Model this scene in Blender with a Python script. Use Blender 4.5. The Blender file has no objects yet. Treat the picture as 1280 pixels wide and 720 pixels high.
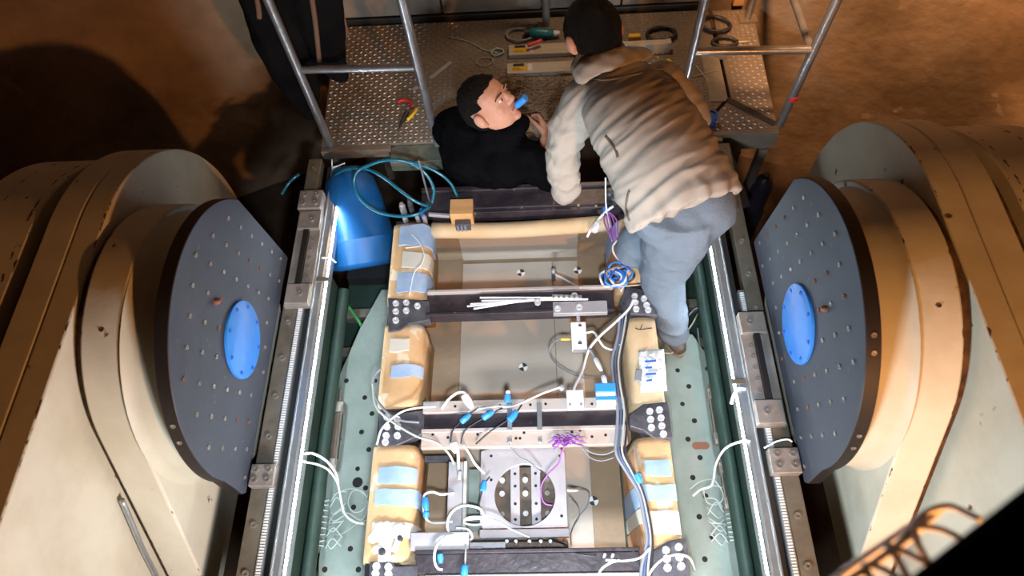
import bpy, bmesh, math, random
import numpy as np
from mathutils import Vector, Matrix, noise
random.seed(7)
D = bpy.data
SC = bpy.context.scene
COL = SC.collection
PI = math.pi

# ------------------------------------------------------------------ camera
F_PX = 860.116
CAM_R = Matrix(((0.999, 0.0308, 0.0406), (-0.0070, 0.8726, -0.4884), (-0.0505, 0.4876, 0.8716)))
_x = Vector(CAM_R.col[0]).normalized()
_y = (Vector(CAM_R.col[1]) - _x * _x.dot(Vector(CAM_R.col[1]))).normalized()
_z = _x.cross(_y)
CAM_R = Matrix((_x, _y, _z)).transposed()
CAM = Vector((0.1, 0.0, 2.75))
cam_data = D.cameras.new('camera')
cam_data.sensor_width = 36.0
cam_data.lens = F_PX / 1280 * 36
cam_data.clip_start = 0.05
cam_data.dof.use_dof = True
cam_data.dof.focus_distance = 2.95
cam_data.dof.aperture_fstop = 1.6
cam = D.objects.new('camera', cam_data)
COL.objects.link(cam)
cam.matrix_world = Matrix.Translation(CAM) @ CAM_R.to_4x4()
SC.camera = cam

# ------------------------------------------------------------------ world, lights, exposure
w = D.worlds.new('chamber_air'); SC.world = w; w.use_nodes = True
w.node_tree.nodes['Background'].inputs[0].default_value = (1.0, 0.80, 0.62, 1)
w.node_tree.nodes['Background'].inputs[1].default_value = 0.003
SC.view_settings.view_transform = 'Standard'
SC.view_settings.look = 'None'
SC.view_settings.gamma = 1.0
SC.view_settings.use_curve_mapping = False
SC.view_settings.exposure = 0.0
WARM_POS = (1.42, -1.35, 1.66)
WARM_POWER = 290
FLOOD_POS = (0.0, -0.62, 0.70)
FLOOD_POWER = 58
DECK_POS = (0.45, 3.25, 1.55)
WALL_POS = (0.95, 2.15, 2.25)
WALL_POWER = 520
DECK_POWER = 34
SPOT_POS = (0.12, -0.06, 2.30)
SPOT_POWER = 300
LED_STRENGTH = 150
ld = D.lights.new('halogen_work_lamp', 'POINT'); ld.energy = WARM_POWER; ld.color = (1.0, 0.41, 0.125); ld.shadow_soft_size = 0.06
lo = D.objects.new('halogen_work_lamp', ld); COL.objects.link(lo); lo.location = WARM_POS
fd = D.lights.new('white_flood_lamp', 'AREA'); fd.shape = 'RECTANGLE'; fd.size = .45; fd.size_y = .12; fd.energy = FLOOD_POWER; fd.color = (0.84, 0.93, 1.0)
fo = D.objects.new('white_flood_lamp', fd); COL.objects.link(fo); fo.location = FLOOD_POS
fo.rotation_euler = (Vector((0.0, 0.75, -0.1)) - Vector(FLOOD_POS)).to_track_quat('-Z', 'Y').to_euler()

dl = D.lights.new('deck_lamp', 'SPOT'); dl.spot_size = math.radians(98); dl.spot_blend = 0.5; dl.energy = DECK_POWER; dl.color = (1.0, 0.66, 0.40); dl.shadow_soft_size = 0.08
do_ = D.objects.new('deck_lamp', dl); COL.objects.link(do_); do_.location = DECK_POS
do_.rotation_euler = (Vector((0.05, 2.9, 0.0)) - Vector(DECK_POS)).to_track_quat('-Z', 'Y').to_euler()
wl = D.lights.new('wall_fill_spot', 'SPOT'); wl.energy = WALL_POWER; wl.color = (1.0, 0.52, 0.24); wl.spot_size = math.radians(45); wl.spot_blend = 0.6; wl.shadow_soft_size = 0.08  # added unseen spot that warms the right wall, its cone clear of the arm noses
wo = D.objects.new('wall_fill_spot', wl); COL.objects.link(wo); wo.location = WALL_POS
wo.rotation_euler = (Vector((2.05, 3.15, -0.05)) - Vector(WALL_POS)).to_track_quat('-Z', 'Y').to_euler()
sd_ = D.lights.new('container_fill_spot', 'SPOT'); sd_.energy = SPOT_POWER; sd_.color = (0.82, 0.92, 1.0); sd_.spot_size = math.radians(58); sd_.spot_blend = 0.5; sd_.shadow_soft_size = 0.07  # added unseen spot, cone shaped to brighten the container alone
so_ = D.objects.new('container_fill_spot', sd_); COL.objects.link(so_); so_.location = SPOT_POS
so_.rotation_euler = (Vector((0.0, 1.22, -0.3)) - Vector(SPOT_POS)).to_track_quat('-Z', 'Y').to_euler()

# ------------------------------------------------------------------ pixel -> world helpers (photograph taken as 1280x720)
def ray(u, v): return CAM_R @ Vector((u - 640, -(v - 360), -F_PX))
def PX(u, v, z=0.0):
    d = ray(u, v); return CAM + d * ((z - CAM.z) / d.z)
def PXX(u, v, x):
    d = ray(u, v); return CAM + d * ((x - CAM.x) / d.x)
def PXY(u, v, y):
    d = ray(u, v); return CAM + d * ((y - CAM.y) / d.y)

# ------------------------------------------------------------------ materials
MATS = {}
def mat(name, col, rough=0.6, metal=0.0, col2=None, scale=8.0, bump=0.0, bscale=40.0, contrast=(0.35, 0.65), spec=0.5,
        chips=None, stretch=None, wear=None, emit=None, estr=0.0, alpha=None, trans=0.0):
    m = D.materials.new(name); m.use_nodes = True
    nt = m.node_tree; b = nt.nodes['Principled BSDF']
    b.inputs['Roughness'].default_value = rough; b.inputs['Metallic'].default_value = metal
    b.inputs['Specular IOR Level'].default_value = spec
    b.inputs['Base Color'].default_value = (*col, 1)
    if trans: b.inputs['Transmission Weight'].default_value = trans
    if emit: b.inputs['Emission Color'].default_value = (*emit, 1); b.inputs['Emission Strength'].default_value = estr
    tc = nt.nodes.new('ShaderNodeTexCoord')
    vec = tc.outputs['Object']
    if stretch:
        mp = nt.nodes.new('ShaderNodeMapping'); mp.inputs['Scale'].default_value = stretch
        nt.links.new(vec, mp.inputs['Vector']); vec = mp.outputs['Vector']
    last = None
    if col2 is not None:
        n = nt.nodes.new('ShaderNodeTexNoise'); n.inputs['Scale'].default_value = scale; n.inputs['Detail'].default_value = 7; n.inputs['Roughness'].default_value = 0.62
        nt.links.new(vec, n.inputs['Vector'])
        r = nt.nodes.new('ShaderNodeValToRGB')
        r.color_ramp.elements[0].position = contrast[0]; r.color_ramp.elements[1].position = contrast[1]
        r.color_ramp.elements[0].color = (*col, 1); r.color_ramp.elements[1].color = (*col2, 1)
        nt.links.new(n.outputs['Fac'], r.inputs['Fac']); last = r.outputs['Color']
    if chips is not None:
        ccol, cscale, thr = chips
        n2 = nt.nodes.new('ShaderNodeTexNoise'); n2.inputs['Scale'].default_value = cscale; n2.inputs['Detail'].default_value = 5
        nt.links.new(vec, n2.inputs['Vector'])
        r2 = nt.nodes.new('ShaderNodeValToRGB'); r2.color_ramp.elements[0].position = thr; r2.color_ramp.elements[1].position = thr + 0.03
        nt.links.new(n2.outputs['Fac'], r2.inputs['Fac'])
        mx = nt.nodes.new('ShaderNodeMix'); mx.data_type = 'RGBA'
        nt.links.new(r2.outputs['Color'], mx.inputs[0])
        if last: nt.links.new(last, mx.inputs[6])
        else: mx.inputs[6].default_value = (*col, 1)
        mx.inputs[7].default_value = (*ccol, 1); last = mx.outputs[2]
    if wear is not None:
        # chipped paint along the long plate edges (their distances from the part's own centre), on the rim faces only
        sx = nt.nodes.new('ShaderNodeSeparateXYZ'); nt.links.new(tc.outputs['Object'], sx.inputs[0])
        ab = nt.nodes.new('ShaderNodeMath'); ab.operation = 'ABSOLUTE'; nt.links.new(sx.outputs[0], ab.inputs[0]); dmin = None
        for e in (.315, .175, .138, .145):
            q = nt.nodes.new('ShaderNodeMath'); q.operation = 'SUBTRACT'; q.inputs[1].default_value = e; nt.links.new(ab.outputs[0], q.inputs[0])
            q2 = nt.nodes.new('ShaderNodeMath'); q2.operation = 'ABSOLUTE'; nt.links.new(q.outputs[0], q2.inputs[0])
            if dmin is None: dmin = q2
            else:
                q3 = nt.nodes.new('ShaderNodeMath'); q3.operation = 'MINIMUM'; nt.links.new(dmin.outputs[0], q3.inputs[0]); nt.links.new(q2.outputs[0], q3.inputs[1]); dmin = q3
        nw = nt.nodes.new('ShaderNodeTexNoise'); nw.inputs['Scale'].default_value = 22; nw.inputs['Detail'].default_value = 3
        nt.links.new(tc.outputs['Object'], nw.inputs['Vector'])
        ad = nt.nodes.new('ShaderNodeMath'); ad.operation = 'MULTIPLY_ADD'; ad.inputs[1].default_value = 20.0
        nt.links.new(dmin.outputs[0], ad.inputs[0]); nt.links.new(nw.outputs['Fac'], ad.inputs[2])
        mr0 = nt.nodes.new('ShaderNodeMapRange'); mr0.inputs['From Min'].default_value = 0.47; mr0.inputs['From Max'].default_value = 0.51; mr0.inputs['To Min'].default_value = 1; mr0.inputs['To Max'].default_value = 0
        nt.links.new(ad.outputs[0], mr0.inputs['Value'])
        ge = nt.nodes.new('ShaderNodeNewGeometry'); sn = nt.nodes.new('ShaderNodeSeparateXYZ'); nt.links.new(ge.outputs['True Normal'], sn.inputs[0])
        an = nt.nodes.new('ShaderNodeMath'); an.operation = 'ABSOLUTE'; nt.links.new(sn.outputs[0], an.inputs[0])
        lt = nt.nodes.new('ShaderNodeMath'); lt.operation = 'LESS_THAN'; lt.inputs[1].default_value = 0.9; nt.links.new(an.outputs[0], lt.inputs[0])
        mr = nt.nodes.new('ShaderNodeMath'); mr.operation = 'MULTIPLY'; nt.links.new(mr0.outputs[0], mr.inputs[0]); nt.links.new(lt.outputs[0], mr.inputs[1])
        mw = nt.nodes.new('ShaderNodeMix'); mw.data_type = 'RGBA'; nt.links.new(mr.outputs[0], mw.inputs[0])
        if last: nt.links.new(last, mw.inputs[6])
        else: mw.inputs[6].default_value = (*col, 1)
        mw.inputs[7].default_value = (*wear, 1); last = mw.outputs[2]
    if last: nt.links.new(last, b.inputs['Base Color'])
    if bump:
        n3 = nt.nodes.new('ShaderNodeTexNoise'); n3.inputs['Scale'].default_value = bscale; n3.inputs['Detail'].default_value = 6
        nt.links.new(vec, n3.inputs['Vector'])
        bp = nt.nodes.new('ShaderNodeBump'); bp.inputs['Strength'].default_value = bump; bp.inputs['Distance'].default_value = 0.02
        nt.links.new(n3.outputs['Fac'], bp.inputs['Height']); nt.links.new(bp.outputs['Normal'], b.inputs['Normal'])
    MATS[name] = m; return m

mat('concrete_wall', (0.13, 0.088, 0.053), 0.9, 0, (0.33, 0.235, 0.155), 1.6, 0.5, 14, (0.34, 0.68), 0.15, chips=((0.27, 0.19, 0.125), 5.0, 0.66))
mat('concrete_floor', (0.035, 0.022, 0.014), 0.9, 0, (0.075, 0.05, 0.032), 3, 0.3, 20, spec=0.2)
mat('panel_steel', (0.36, 0.31, 0.24), 0.55, 0.1, (0.16, 0.155, 0.15), 5, 0.1, 12, stretch=(1, 1, 0.4))
mat('cream_paint', (0.60, 0.59, 0.49), 0.50, 0, (0.44, 0.40, 0.29), 2.6, 0.12, 10, (0.42, 0.80), 0.35, chips=((0.12, 0.07, 0.04), 11.0, 0.695), wear=(0.085, 0.045, 0.025))
mat('cream_plain', (0.58, 0.57, 0.47), 0.5, 0, (0.50, 0.49, 0.385), 4, 0.08, 15, spec=0.35)
mat('worn_edge', (0.05, 0.03, 0.02), 0.7, 0, (0.13, 0.08, 0.05), 22, 0.3, 40, spec=0.2)
mat('slate_plate', (0.034, 0.042, 0.062), 0.6, 0.0, (0.050, 0.060, 0.082), 3.5, 0.05, 60, (0.25, 0.8), 0.4, chips=((0.075, 0.086, 0.11), 26.0, 0.70))
mat('plate_edge', (0.020, 0.016, 0.014), 0.5, 0.3)
mat('blue_cap', (0.015, 0.17, 0.62), 0.4, 0, (0.03, 0.24, 0.70), 5, spec=0.4, chips=((0.10, 0.30, 0.66), 14.0, 0.68))
mat('bolt_steel', (0.36, 0.33, 0.29), 0.4, 0.7)
mat('rust_bolt', (0.22, 0.09, 0.05), 0.6, 0.3)
mat('hole_dark', (0.008, 0.007, 0.006), 0.9)
mat('rail_steel', (0.20, 0.185, 0.15), 0.5, 0.4, (0.13, 0.115, 0.09), 8, 0.1, 30)
mat('bracket_steel', (0.36, 0.33, 0.31), 0.45, 0.4, (0.24, 0.21, 0.18), 7, 0.1, 30)
mat('aluminium', (0.46, 0.50, 0.52), 0.35, 0.75, (0.40, 0.44, 0.46), 30, 0.03, 80)
mat('tube_steel', (0.42, 0.44, 0.47), 0.33, 0.8, (0.30, 0.30, 0.31), 14, 0.05, 50)
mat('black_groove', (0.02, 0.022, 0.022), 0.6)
mat('led_emitter', (1, 1, 1), 0.5, emit=(0.80, 0.92, 1.0), estr=LED_STRENGTH)
mat('white_tape', (0.75, 0.78, 0.78), 0.5)
mat('green_paint', (0.018, 0.038, 0.030), 0.45, 0.1, (0.028, 0.052, 0.042), 6, 0.05, 25, spec=0.4)
mat('green_plate', (0.165, 0.215, 0.19), 0.42, 0.15, (0.25, 0.295, 0.27), 5, 0.06, 40, (0.3, 0.7), 0.4)
mat('liner_paper', (0.60, 0.41, 0.235), 0.75, 0, (0.50, 0.29, 0.125), 5, 0.25, 14, (0.3, 0.75), 0.25, chips=((0.64, 0.54, 0.40), 7.0, 0.58))
mat('liner_kraft', (0.58, 0.45, 0.29), 0.7, 0, (0.54, 0.38, 0.21), 5, 0.15, 18, spec=0.25)
mat('blue_tape', (0.24, 0.38, 0.60), 0.6, 0, (0.36, 0.46, 0.60), 10, 0.1, 30, spec=0.3)
mat('pale_tape', (0.55, 0.56, 0.52), 0.6, 0, (0.60, 0.56, 0.46), 10, 0.1, 30, spec=0.3)
mat('brown_tape', (0.46, 0.22, 0.10), 0.5, 0, (0.55, 0.33, 0.20), 12, 0.1, 30, spec=0.3)
mat('soil', (0.215, 0.155, 0.105), 0.9, 0, (0.175, 0.12, 0.078), 5, 0.3, 60, spec=0.2)
mat('soil_sheet', (0.46, 0.40, 0.345), 0.75, 0, (0.40, 0.34, 0.28), 3.0, 0.06, 60, (0.3, 0.7), 0.25, chips=((0.22, 0.165, 0.115), 13.0, 0.73))
mat('soil_dark', (0.30, 0.215, 0.145), 0.85, 0, (0.25, 0.175, 0.11), 6, 0.15, 50, spec=0.2)
mat('beam_black', (0.020, 0.016, 0.022), 0.38, 0.1, (0.050, 0.040, 0.048), 9, 0.1, 40, chips=((0.25, 0.25, 0.27), 30.0, 0.71))
mat('beam_white', (0.44, 0.42, 0.42), 0.45, 0.2, (0.48, 0.41, 0.37), 7, 0.08, 30)
mat('beam_tan', (0.44, 0.345, 0.28), 0.5, 0.15, (0.48, 0.42, 0.39), 7, 0.08, 30)
mat('dark_bracket', (0.050, 0.050, 0.062), 0.42, 0.2, (0.105, 0.105, 0.125), 12, 0.1, 40)
mat('white_bolt', (0.72, 0.74, 0.76), 0.35, 0.3)
mat('machined', (0.43, 0.42, 0.45), 0.4, 0.3, (0.37, 0.36, 0.385), 14, 0.03, 70)
mat('brown_block', (0.085, 0.058, 0.042), 0.6, 0.2, (0.15, 0.11, 0.085), 18, 0.1, 40)
mat('wood', (0.62, 0.36, 0.16), 0.65, 0, (0.50, 0.27, 0.11), 6, 0.1, 40, stretch=(1, 8, 1), spec=0.25)
mat('cable_white', (0.78, 0.80, 0.82), 0.45)
mat('cable_grey', (0.22, 0.24, 0.28), 0.5)
mat('cable_black', (0.025, 0.026, 0.035), 0.45)
mat('cable_slate', (0.08, 0.12, 0.24), 0.45)
mat('cable_blue', (0.03, 0.14, 0.55), 0.4)
mat('cable_purple', (0.30, 0.10, 0.42), 0.45)
mat('cable_pale', (0.42, 0.47, 0.44), 0.4)
mat('cable_brown', (0.23, 0.155, 0.095), 0.6)
mat('plug_blue', (0.04, 0.28, 0.85), 0.35)
mat('plug_white', (0.80, 0.82, 0.84), 0.4)
mat('red_plastic', (0.55, 0.03, 0.025), 0.4)
mat('yellow_plastic', (0.70, 0.45, 0.03), 0.4)
mat('teal_hose', (0.006, 0.105, 0.165), 0.2, 0, spec=0.7)
mat('green_hose', (0.08, 0.38, 0.10), 0.4)
mat('barrel_blue', (0.004, 0.075, 0.24), 0.5, 0, (0.005, 0.09, 0.28), 3, spec=0.4)
mat('tread_plate', (0.23, 0.19, 0.155), 0.5, 0.3, (0.165, 0.135, 0.105), 5, 0.08, 30)
mat('tread_lozenge', (0.36, 0.31, 0.26), 0.4, 0.4)
mat('frame_green', (0.17, 0.19, 0.15), 0.55, 0.2, (0.09, 0.10, 0.08), 8, 0.1, 30, chips=((0.03, 0.03, 0.02), 12, 0.6))
mat('frame_steel', (0.26, 0.215, 0.17), 0.45, 0.4, (0.19, 0.155, 0.12), 7, 0.05, 30)
mat('case_beige', (0.46, 0.40, 0.32), 0.6, 0, (0.40, 0.345, 0.27), 5, stretch=(0.3, 6, 1))
mat('label_yellow', (0.60, 0.36, 0.02), 0.5)
mat('label_white', (0.62, 0.60, 0.62), 0.5)
mat('black_plastic', (0.012, 0.012, 0.014), 0.55)
mat('black_matte', (0.004, 0.004, 0.004), 0.95, spec=0.05)
mat('teal_plastic', (0.01, 0.16, 0.18), 0.4)
mat('jacket_cloth', (0.345, 0.31, 0.27), 0.8, 0, (0.375, 0.335, 0.29), 4, 0.04, 160, spec=0.2)
mat('jacket_lining', (0.20, 0.17, 0.13), 0.85, spec=0.1)
mat('zip_dark', (0.10, 0.07, 0.05), 0.5)
mat('trouser_cloth', (0.125, 0.16, 0.20), 0.9, 0, (0.145, 0.18, 0.225), 12, 0.25, 160, spec=0.1)
mat('boot_leather', (0.10, 0.085, 0.07), 0.7, 0, (0.06, 0.05, 0.045), 9)
mat('boot_sole', (0.23, 0.17, 0.11), 0.8)
mat('sweater_black', (0.0025, 0.0027, 0.0034), 0.95, 0, (0.004, 0.004, 0.005), 9, 0.4, 70, spec=0.02)
mat('skin', (0.55, 0.30, 0.21), 0.5, 0, (0.49, 0.245, 0.165), 9, 0.05, 120, spec=0.35)
mat('hair_black', (0.004, 0.0035, 0.003), 0.6, 0, (0.012, 0.009, 0.007), 30, 0.8, 160, stretch=(1, 1, 6), spec=0.15)
mat('eye_white', (0.7, 0.68, 0.64), 0.3)
mat('iris_dark', (0.02, 0.012, 0.008), 0.2)
mat('lip', (0.42, 0.15, 0.12), 0.45)
mat('coat_black', (0.0035, 0.0035, 0.0045), 0.9, 0, (0.008, 0.0075, 0.008), 5, 0.3, 25, spec=0.04)
mat('coat_lining', (0.15, 0.095, 0.065), 0.8, spec=0.1)
mat('plank_dark', (0.05, 0.03, 0.018), 0.8, 0, (0.085, 0.05, 0.03), 6, stretch=(1, 6, 6), spec=0.1)
mat('copper_wire', (0.93, 0.88, 0.82), 0.4, 0.0)
mat('marker_white', (0.78, 0.77, 0.74), 0.6)
mat('packet_plastic', (0.66, 0.70, 0.72), 0.35, 0, (0.75, 0.77, 0.78), 40, 0.5, 60)
mat('ink', (0.03, 0.03, 0.04), 0.7)
mat('bottle_dark', (0.02, 0.018, 0.03), 0.4)
M = MATS

# ------------------------------------------------------------------ mesh builder
class MB:
    def __init__(s): s.v = []; s.f = []
    def add(s, vs, fs):
        o = len(s.v); s.v.extend([tuple(p) for p in vs]); s.f.extend([tuple(i + o for i in f) for f in fs]); return s
    def box(s, c, size, rot=None):
        c = Vector(c); hx, hy, hz = (k / 2 for k in size)
        pts = [Vector((x, y, z)) for x in (-hx, hx) for y in (-hy, hy) for z in (-hz, hz)]
        if rot is not None: pts = [rot @ p for p in pts]
        return s.add([c + p for p in pts], [(0, 1, 3, 2), (4, 6, 7, 5), (0, 4, 5, 1), (2, 3, 7, 6), (0, 2, 6, 4), (1, 5, 7, 3)])
    def bx(s, x0, x1, y0, y1, z0, z1):
        return s.box(((x0 + x1) / 2, (y0 + y1) / 2, (z0 + z1) / 2), (abs(x1 - x0), abs(y1 - y0), abs(z1 - z0)))
    def bar(s, a, b, wdt, hgt, up=(0, 0, 1)):
        a = Vector(a); b = Vector(b); d = (b - a); L = d.length; d.normalize()
        side = d.cross(Vector(up)).normalized(); u = side.cross(d)
        rot = Matrix((side, d, u)).transposed()
        return s.box((a + b) / 2, (wdt, L, hgt), rot)
    def tube(s, path, r, n=8, caps=True):
        P = [Vector(p) for p in path]; m = len(P)
        rs = r if isinstance(r, (list, tuple)) else [r] * m
        t0 = (P[1] - P[0]).normalized()
        nrm = t0.orthogonal().normalized(); vs = []; prev = t0
        for i in range(m):
            t = (P[min(i + 1, m - 1)] - P[max(i - 1, 0)])
            t = t.normalized() if t.length > 1e-9 else prev
            q = prev.rotation_difference(t); nrm = (q @ nrm).normalized(); prev = t
            b = t.cross(nrm)
            for k in range(n):
                a = 2 * PI * k / n; vs.append(P[i] + (nrm * math.cos(a) + b * math.sin(a)) * rs[i])
        fs = [(i * n + k, i * n + (k + 1) % n, (i + 1) * n + (k + 1) % n, (i + 1) * n + k) for i in range(m - 1) for k in range(n)]
        if caps: fs += [tuple(range(n - 1, -1, -1)), tuple((m - 1) * n + k for k in range(n))]
        return s.add(vs, fs)
    def cyl(s, a, b, r, n=16, r2=None): return s.tube([a, b], [r, r if r2 is None else r2], n)
    def prism(s, prof, x0, x1, axis='x'):
        # prof: list of (a,b): for axis x -> (y,z); y -> (x,z); z -> (x,y)
        n = len(prof)
        def mk(t, a, b): return {'x': (t, a, b), 'y': (a, t, b), 'z': (a, b, t)}[axis]
        vs = [mk(x0, a, b) for a, b in prof] + [mk(x1, a, b) for a, b in prof]
        fs = [tuple(range(n)), tuple(range(2 * n - 1, n - 1, -1))] + [(i, n + i, n + (i + 1) % n, (i + 1) % n) for i in range(n)]
        return s.add(vs, fs)
    def lathe(s, prof, c, axis='z', n=32):
        # prof: list of (radius, height) closed with caps
        c = Vector(c); vs = []
        for r, h in prof:
            for k in range(n):
                a = 2 * PI * k / n
                p = {'z': (r * math.cos(a), r * math.sin(a), h), 'x': (h, r * math.cos(a), r * math.sin(a)), 'y': (r * math.cos(a), h, r * math.sin(a))}[axis]
                vs.append(c + Vector(p))
        m = len(prof)
        fs = [(i * n + k, i * n + (k + 1) % n, (i + 1) * n + (k + 1) % n, (i + 1) * n + k) for i in range(m - 1) for k in range(n)]
        fs += [tuple(range(n - 1, -1, -1)), tuple((m - 1) * n + k for k in range(n))]
        return s.add(vs, fs)
    def ball(s, c, r, seg=16, rings=10, rot=None):
        c = Vector(c); rr = r if isinstance(r, (tuple, list)) else (r, r, r); vs = []
        for i in range(rings + 1):
            th = PI * i / rings
            for k in range(seg):
                a = 2 * PI * k / seg
                p = Vector((rr[0] * math.sin(th) * math.cos(a), rr[1] * math.sin(th) * math.sin(a), rr[2] * math.cos(th)))
                if rot is not None: p = rot @ p
                vs.append(c + p)
        fs = [(i * seg + k, (i + 1) * seg + k, (i + 1) * seg + (k + 1) % seg, i * seg + (k + 1) % seg) for i in range(rings) for k in range(seg)]
        return s.add(vs, fs)
    def loft(s, rings, n=20):
        # rings: (centre, side vector, depth vector)
        vs = []
        for c, a, b in rings:
            c = Vector(c); a = Vector(a); b = Vector(b)
            for k in range(n):
                t = 2 * PI * k / n; vs.append(c + a * math.cos(t) + b * math.sin(t))
        m = len(rings)
        fs = [(i * n + k, i * n + (k + 1) % n, (i + 1) * n + (k + 1) % n, (i + 1) * n + k) for i in range(m - 1) for k in range(n)]
        fs += [tuple(range(n - 1, -1, -1)), tuple((m - 1) * n + k for k in range(n))]
        return s.add(vs, fs)

def bake_mesh(name, mb):
    me = D.meshes.new(name); me.from_pydata(mb.v, [], mb.f); me.validate()
    bm = bmesh.new(); bm.from_mesh(me)
    bmesh.ops.remove_doubles(bm, verts=bm.verts, dist=1e-6)
    bmesh.ops.recalc_face_normals(bm, faces=bm.faces)
    bm.to_mesh(me); bm.free(); return me

def obj(name, mb, m, parent=None, bevel=0.0, smooth=False, seg=2):
    me = mb if isinstance(mb, bpy.types.Mesh) else bake_mesh(name, mb)
    if isinstance(m, str): m = M[m]
    if m is not None and not me.materials: me.materials.append(m)
    o = D.objects.new(name, me); COL.objects.link(o)
    if not isinstance(mb, bpy.types.Mesh):
        if parent is not None:
            me.transform(Matrix.Translation(-world_loc(parent)))
            o.parent = parent
        else:
            co = np.array(mb.v); base = Vector(((co[:, 0].min() + co[:, 0].max()) / 2, (co[:, 1].min() + co[:, 1].max()) / 2, co[:, 2].min()))
            me.transform(Matrix.Translation(-base)); o.location = base
    elif parent is not None: o.parent = parent
    if bevel:
        b = o.modifiers.new('bevel', 'BEVEL'); b.width = bevel; b.segments = seg; b.limit_method = 'ANGLE'; b.angle_limit = 0.6
        b.harden_normals = False
    if smooth:
        for p in me.polygons: p.use_smooth = True
        if smooth != 'all':
            me.set_sharp_from_angle(angle=0.7)
    return o

def world_loc(o):
    l = Vector(o.location)
    while o.parent is not None:
        o = o.parent; l += Vector(o.location)
    return l

def tag(o, label, cat, group=None, kind=None):
    o['label'] = label; o['category'] = cat
    if group: o['group'] = group
    if kind: o['kind'] = kind
    return o

def thing(name, label, cat, loc=(0, 0, 0), group=None):
    o = D.objects.new(name, None); COL.objects.link(o); o.location = loc; o.empty_display_size = 0.05
    return tag(o, label, cat, group)

def struct(o, kind='structure'):
    o['kind'] = kind; return o

def inst(name, me, parent, loc, rot=None):
    # one piece that shares its mesh with alike pieces; loc in world coordinates
    o = D.objects.new(name, me); COL.objects.link(o); o.parent = parent
    o.location = Vector(loc) - (world_loc(parent) if parent is not None else Vector())
    if rot is not None: o.rotation_euler = rot.to_euler()
    return o

def shared(name, mb, m, smooth=False):
    me = bake_mesh(name, mb); me.materials.append(M[m])
    if smooth:
        for p in me.polygons: p.use_smooth = True
        me.set_sharp_from_angle(angle=0.7)
    return me

def spline(pts, sub=6):
    P = [Vector(p) for p in pts]
    if len(P) < 3: return P
    Q = [P[0] * 2 - P[1]] + P + [P[-1] * 2 - P[-2]]; out = []
    for i in range(1, len(Q) - 2):
        a, b, c, d = Q[i - 1], Q[i], Q[i + 1], Q[i + 2]
        for k in range(sub):
            t = k / sub
            out.append(0.5 * ((2 * b) + (c - a) * t + (2 * a - 5 * b + 4 * c - d) * t * t + (3 * b - a - 3 * c + d) * t ** 3))
    out.append(P[-1]); return out

def facing(n, up=(0, 0, 1)):
    z = Vector(n).normalized(); u = Vector(up)
    if abs(z.dot(u)) > 0.95: u = Vector((0, 1, 0))
    x = u.cross(z).normalized(); y = z.cross(x)
    return Matrix((x, y, z)).transposed()

def hexbolt(r, h):
    return MB().lathe([(r * 0.55, 0), (r, 0), (r, h * 0.8), (r * 0.8, h)], (0, 0, 0), 'z', 6)
def capbolt(r, h):
    m = MB().lathe([(r, -0.002), (r, h), (r * 0.55, h), (r * 0.5, h * 0.35)], (0, 0, 0), 'z', 8)
    return m
BOLT = {}
def grow(mb, voxel, smooth_it=6, fac=.5):
    # fuse overlapping shells into one continuous surface (evaluated and baked)
    me = bake_mesh('tmp', mb); o = D.objects.new('tmp', me); COL.objects.link(o)
    r = o.modifiers.new('r', 'REMESH'); r.mode = 'VOXEL'; r.voxel_size = voxel
    if smooth_it:
        s = o.modifiers.new('s', 'SMOOTH'); s.iterations = smooth_it; s.factor = fac
    dg = bpy.context.evaluated_depsgraph_get(); dg.update()
    out = D.meshes.new_from_object(o.evaluated_get(dg)); D.objects.remove(o); D.meshes.remove(me)
    return out
def displace(me, fn):
    n = len(me.vertices); co = np.empty(n * 3); no = np.empty(n * 3)
    me.vertices.foreach_get('co', co); me.vertices.foreach_get('normal', no)
    co = co.reshape(-1, 3); no = no.reshape(-1, 3)
    d = np.array([fn(Vector(c), Vector(k)) for c, k in zip(co, no)])
    co += no * d[:, None]; me.vertices.foreach_set('co', co.ravel()); me.update()
def person_part(name, me, m_, root, nm=None):
    for p in me.polygons: p.use_smooth = True
    me.materials.clear(); me.materials.append(M[m_]); me.name = name
    o = D.objects.new(name, me); COL.objects.link(o)
    me.transform(Matrix.Translation(-world_loc(root))); o.parent = root; return o
# ================================================================== SETTING
FLOOR_Z = -1.30
mb = MB(); WC = Vector((0, -1.25, 0)); WR = 4.86; N = 96
for i in range(N):
    a0, a1 = 2 * PI * i / N, 2 * PI * (i + 1) / N
    for r in (WR,):
        p = [WC + Vector((r * math.sin(a), r * math.cos(a), z)) for a, z in ((a0, FLOOR_Z - .1), (a1, FLOOR_Z - .1), (a1, 5.0), (a0, 5.0))]
        q = [WC + Vector(((r + .25) * math.sin(a), (r + .25) * math.cos(a), z)) for a, z in ((a0, FLOOR_Z - .1), (a1, FLOOR_Z - .1), (a1, 5.0), (a0, 5.0))]
        mb.add(p, [(0, 3, 2, 1)]); mb.add(q, [(0, 1, 2, 3)]); mb.add([p[3], p[2], q[2], q[3]], [(0, 3, 2, 1)])
struct(obj('wall_back', mb, 'concrete_wall', smooth=True))
struct(obj('floor', MB().box((0, -1.25, FLOOR_Z - .15), (9.6, 9.6, .3)), 'concrete_floor'))
# painted steel sheets on the wall behind the platform
pn = thing('wall_panel', 'row of stained grey-green steel sheets along the wall behind the platform', 'panel', (0.1, 3.40, 0.0))
xs = [-1.02, -0.42, 0.16, 0.62, 1.10]
for i in range(4):
    obj('panel', MB().bx(xs[i] + .006, xs[i + 1] - .006, 3.37, 3.385, .045, 1.3), 'panel_steel', pn, bevel=.003)
obj('kick_rail', MB().bx(-1.05, 1.12, 3.36, 3.40, -.02, .035), 'black_groove', pn, bevel=.004)

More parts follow.
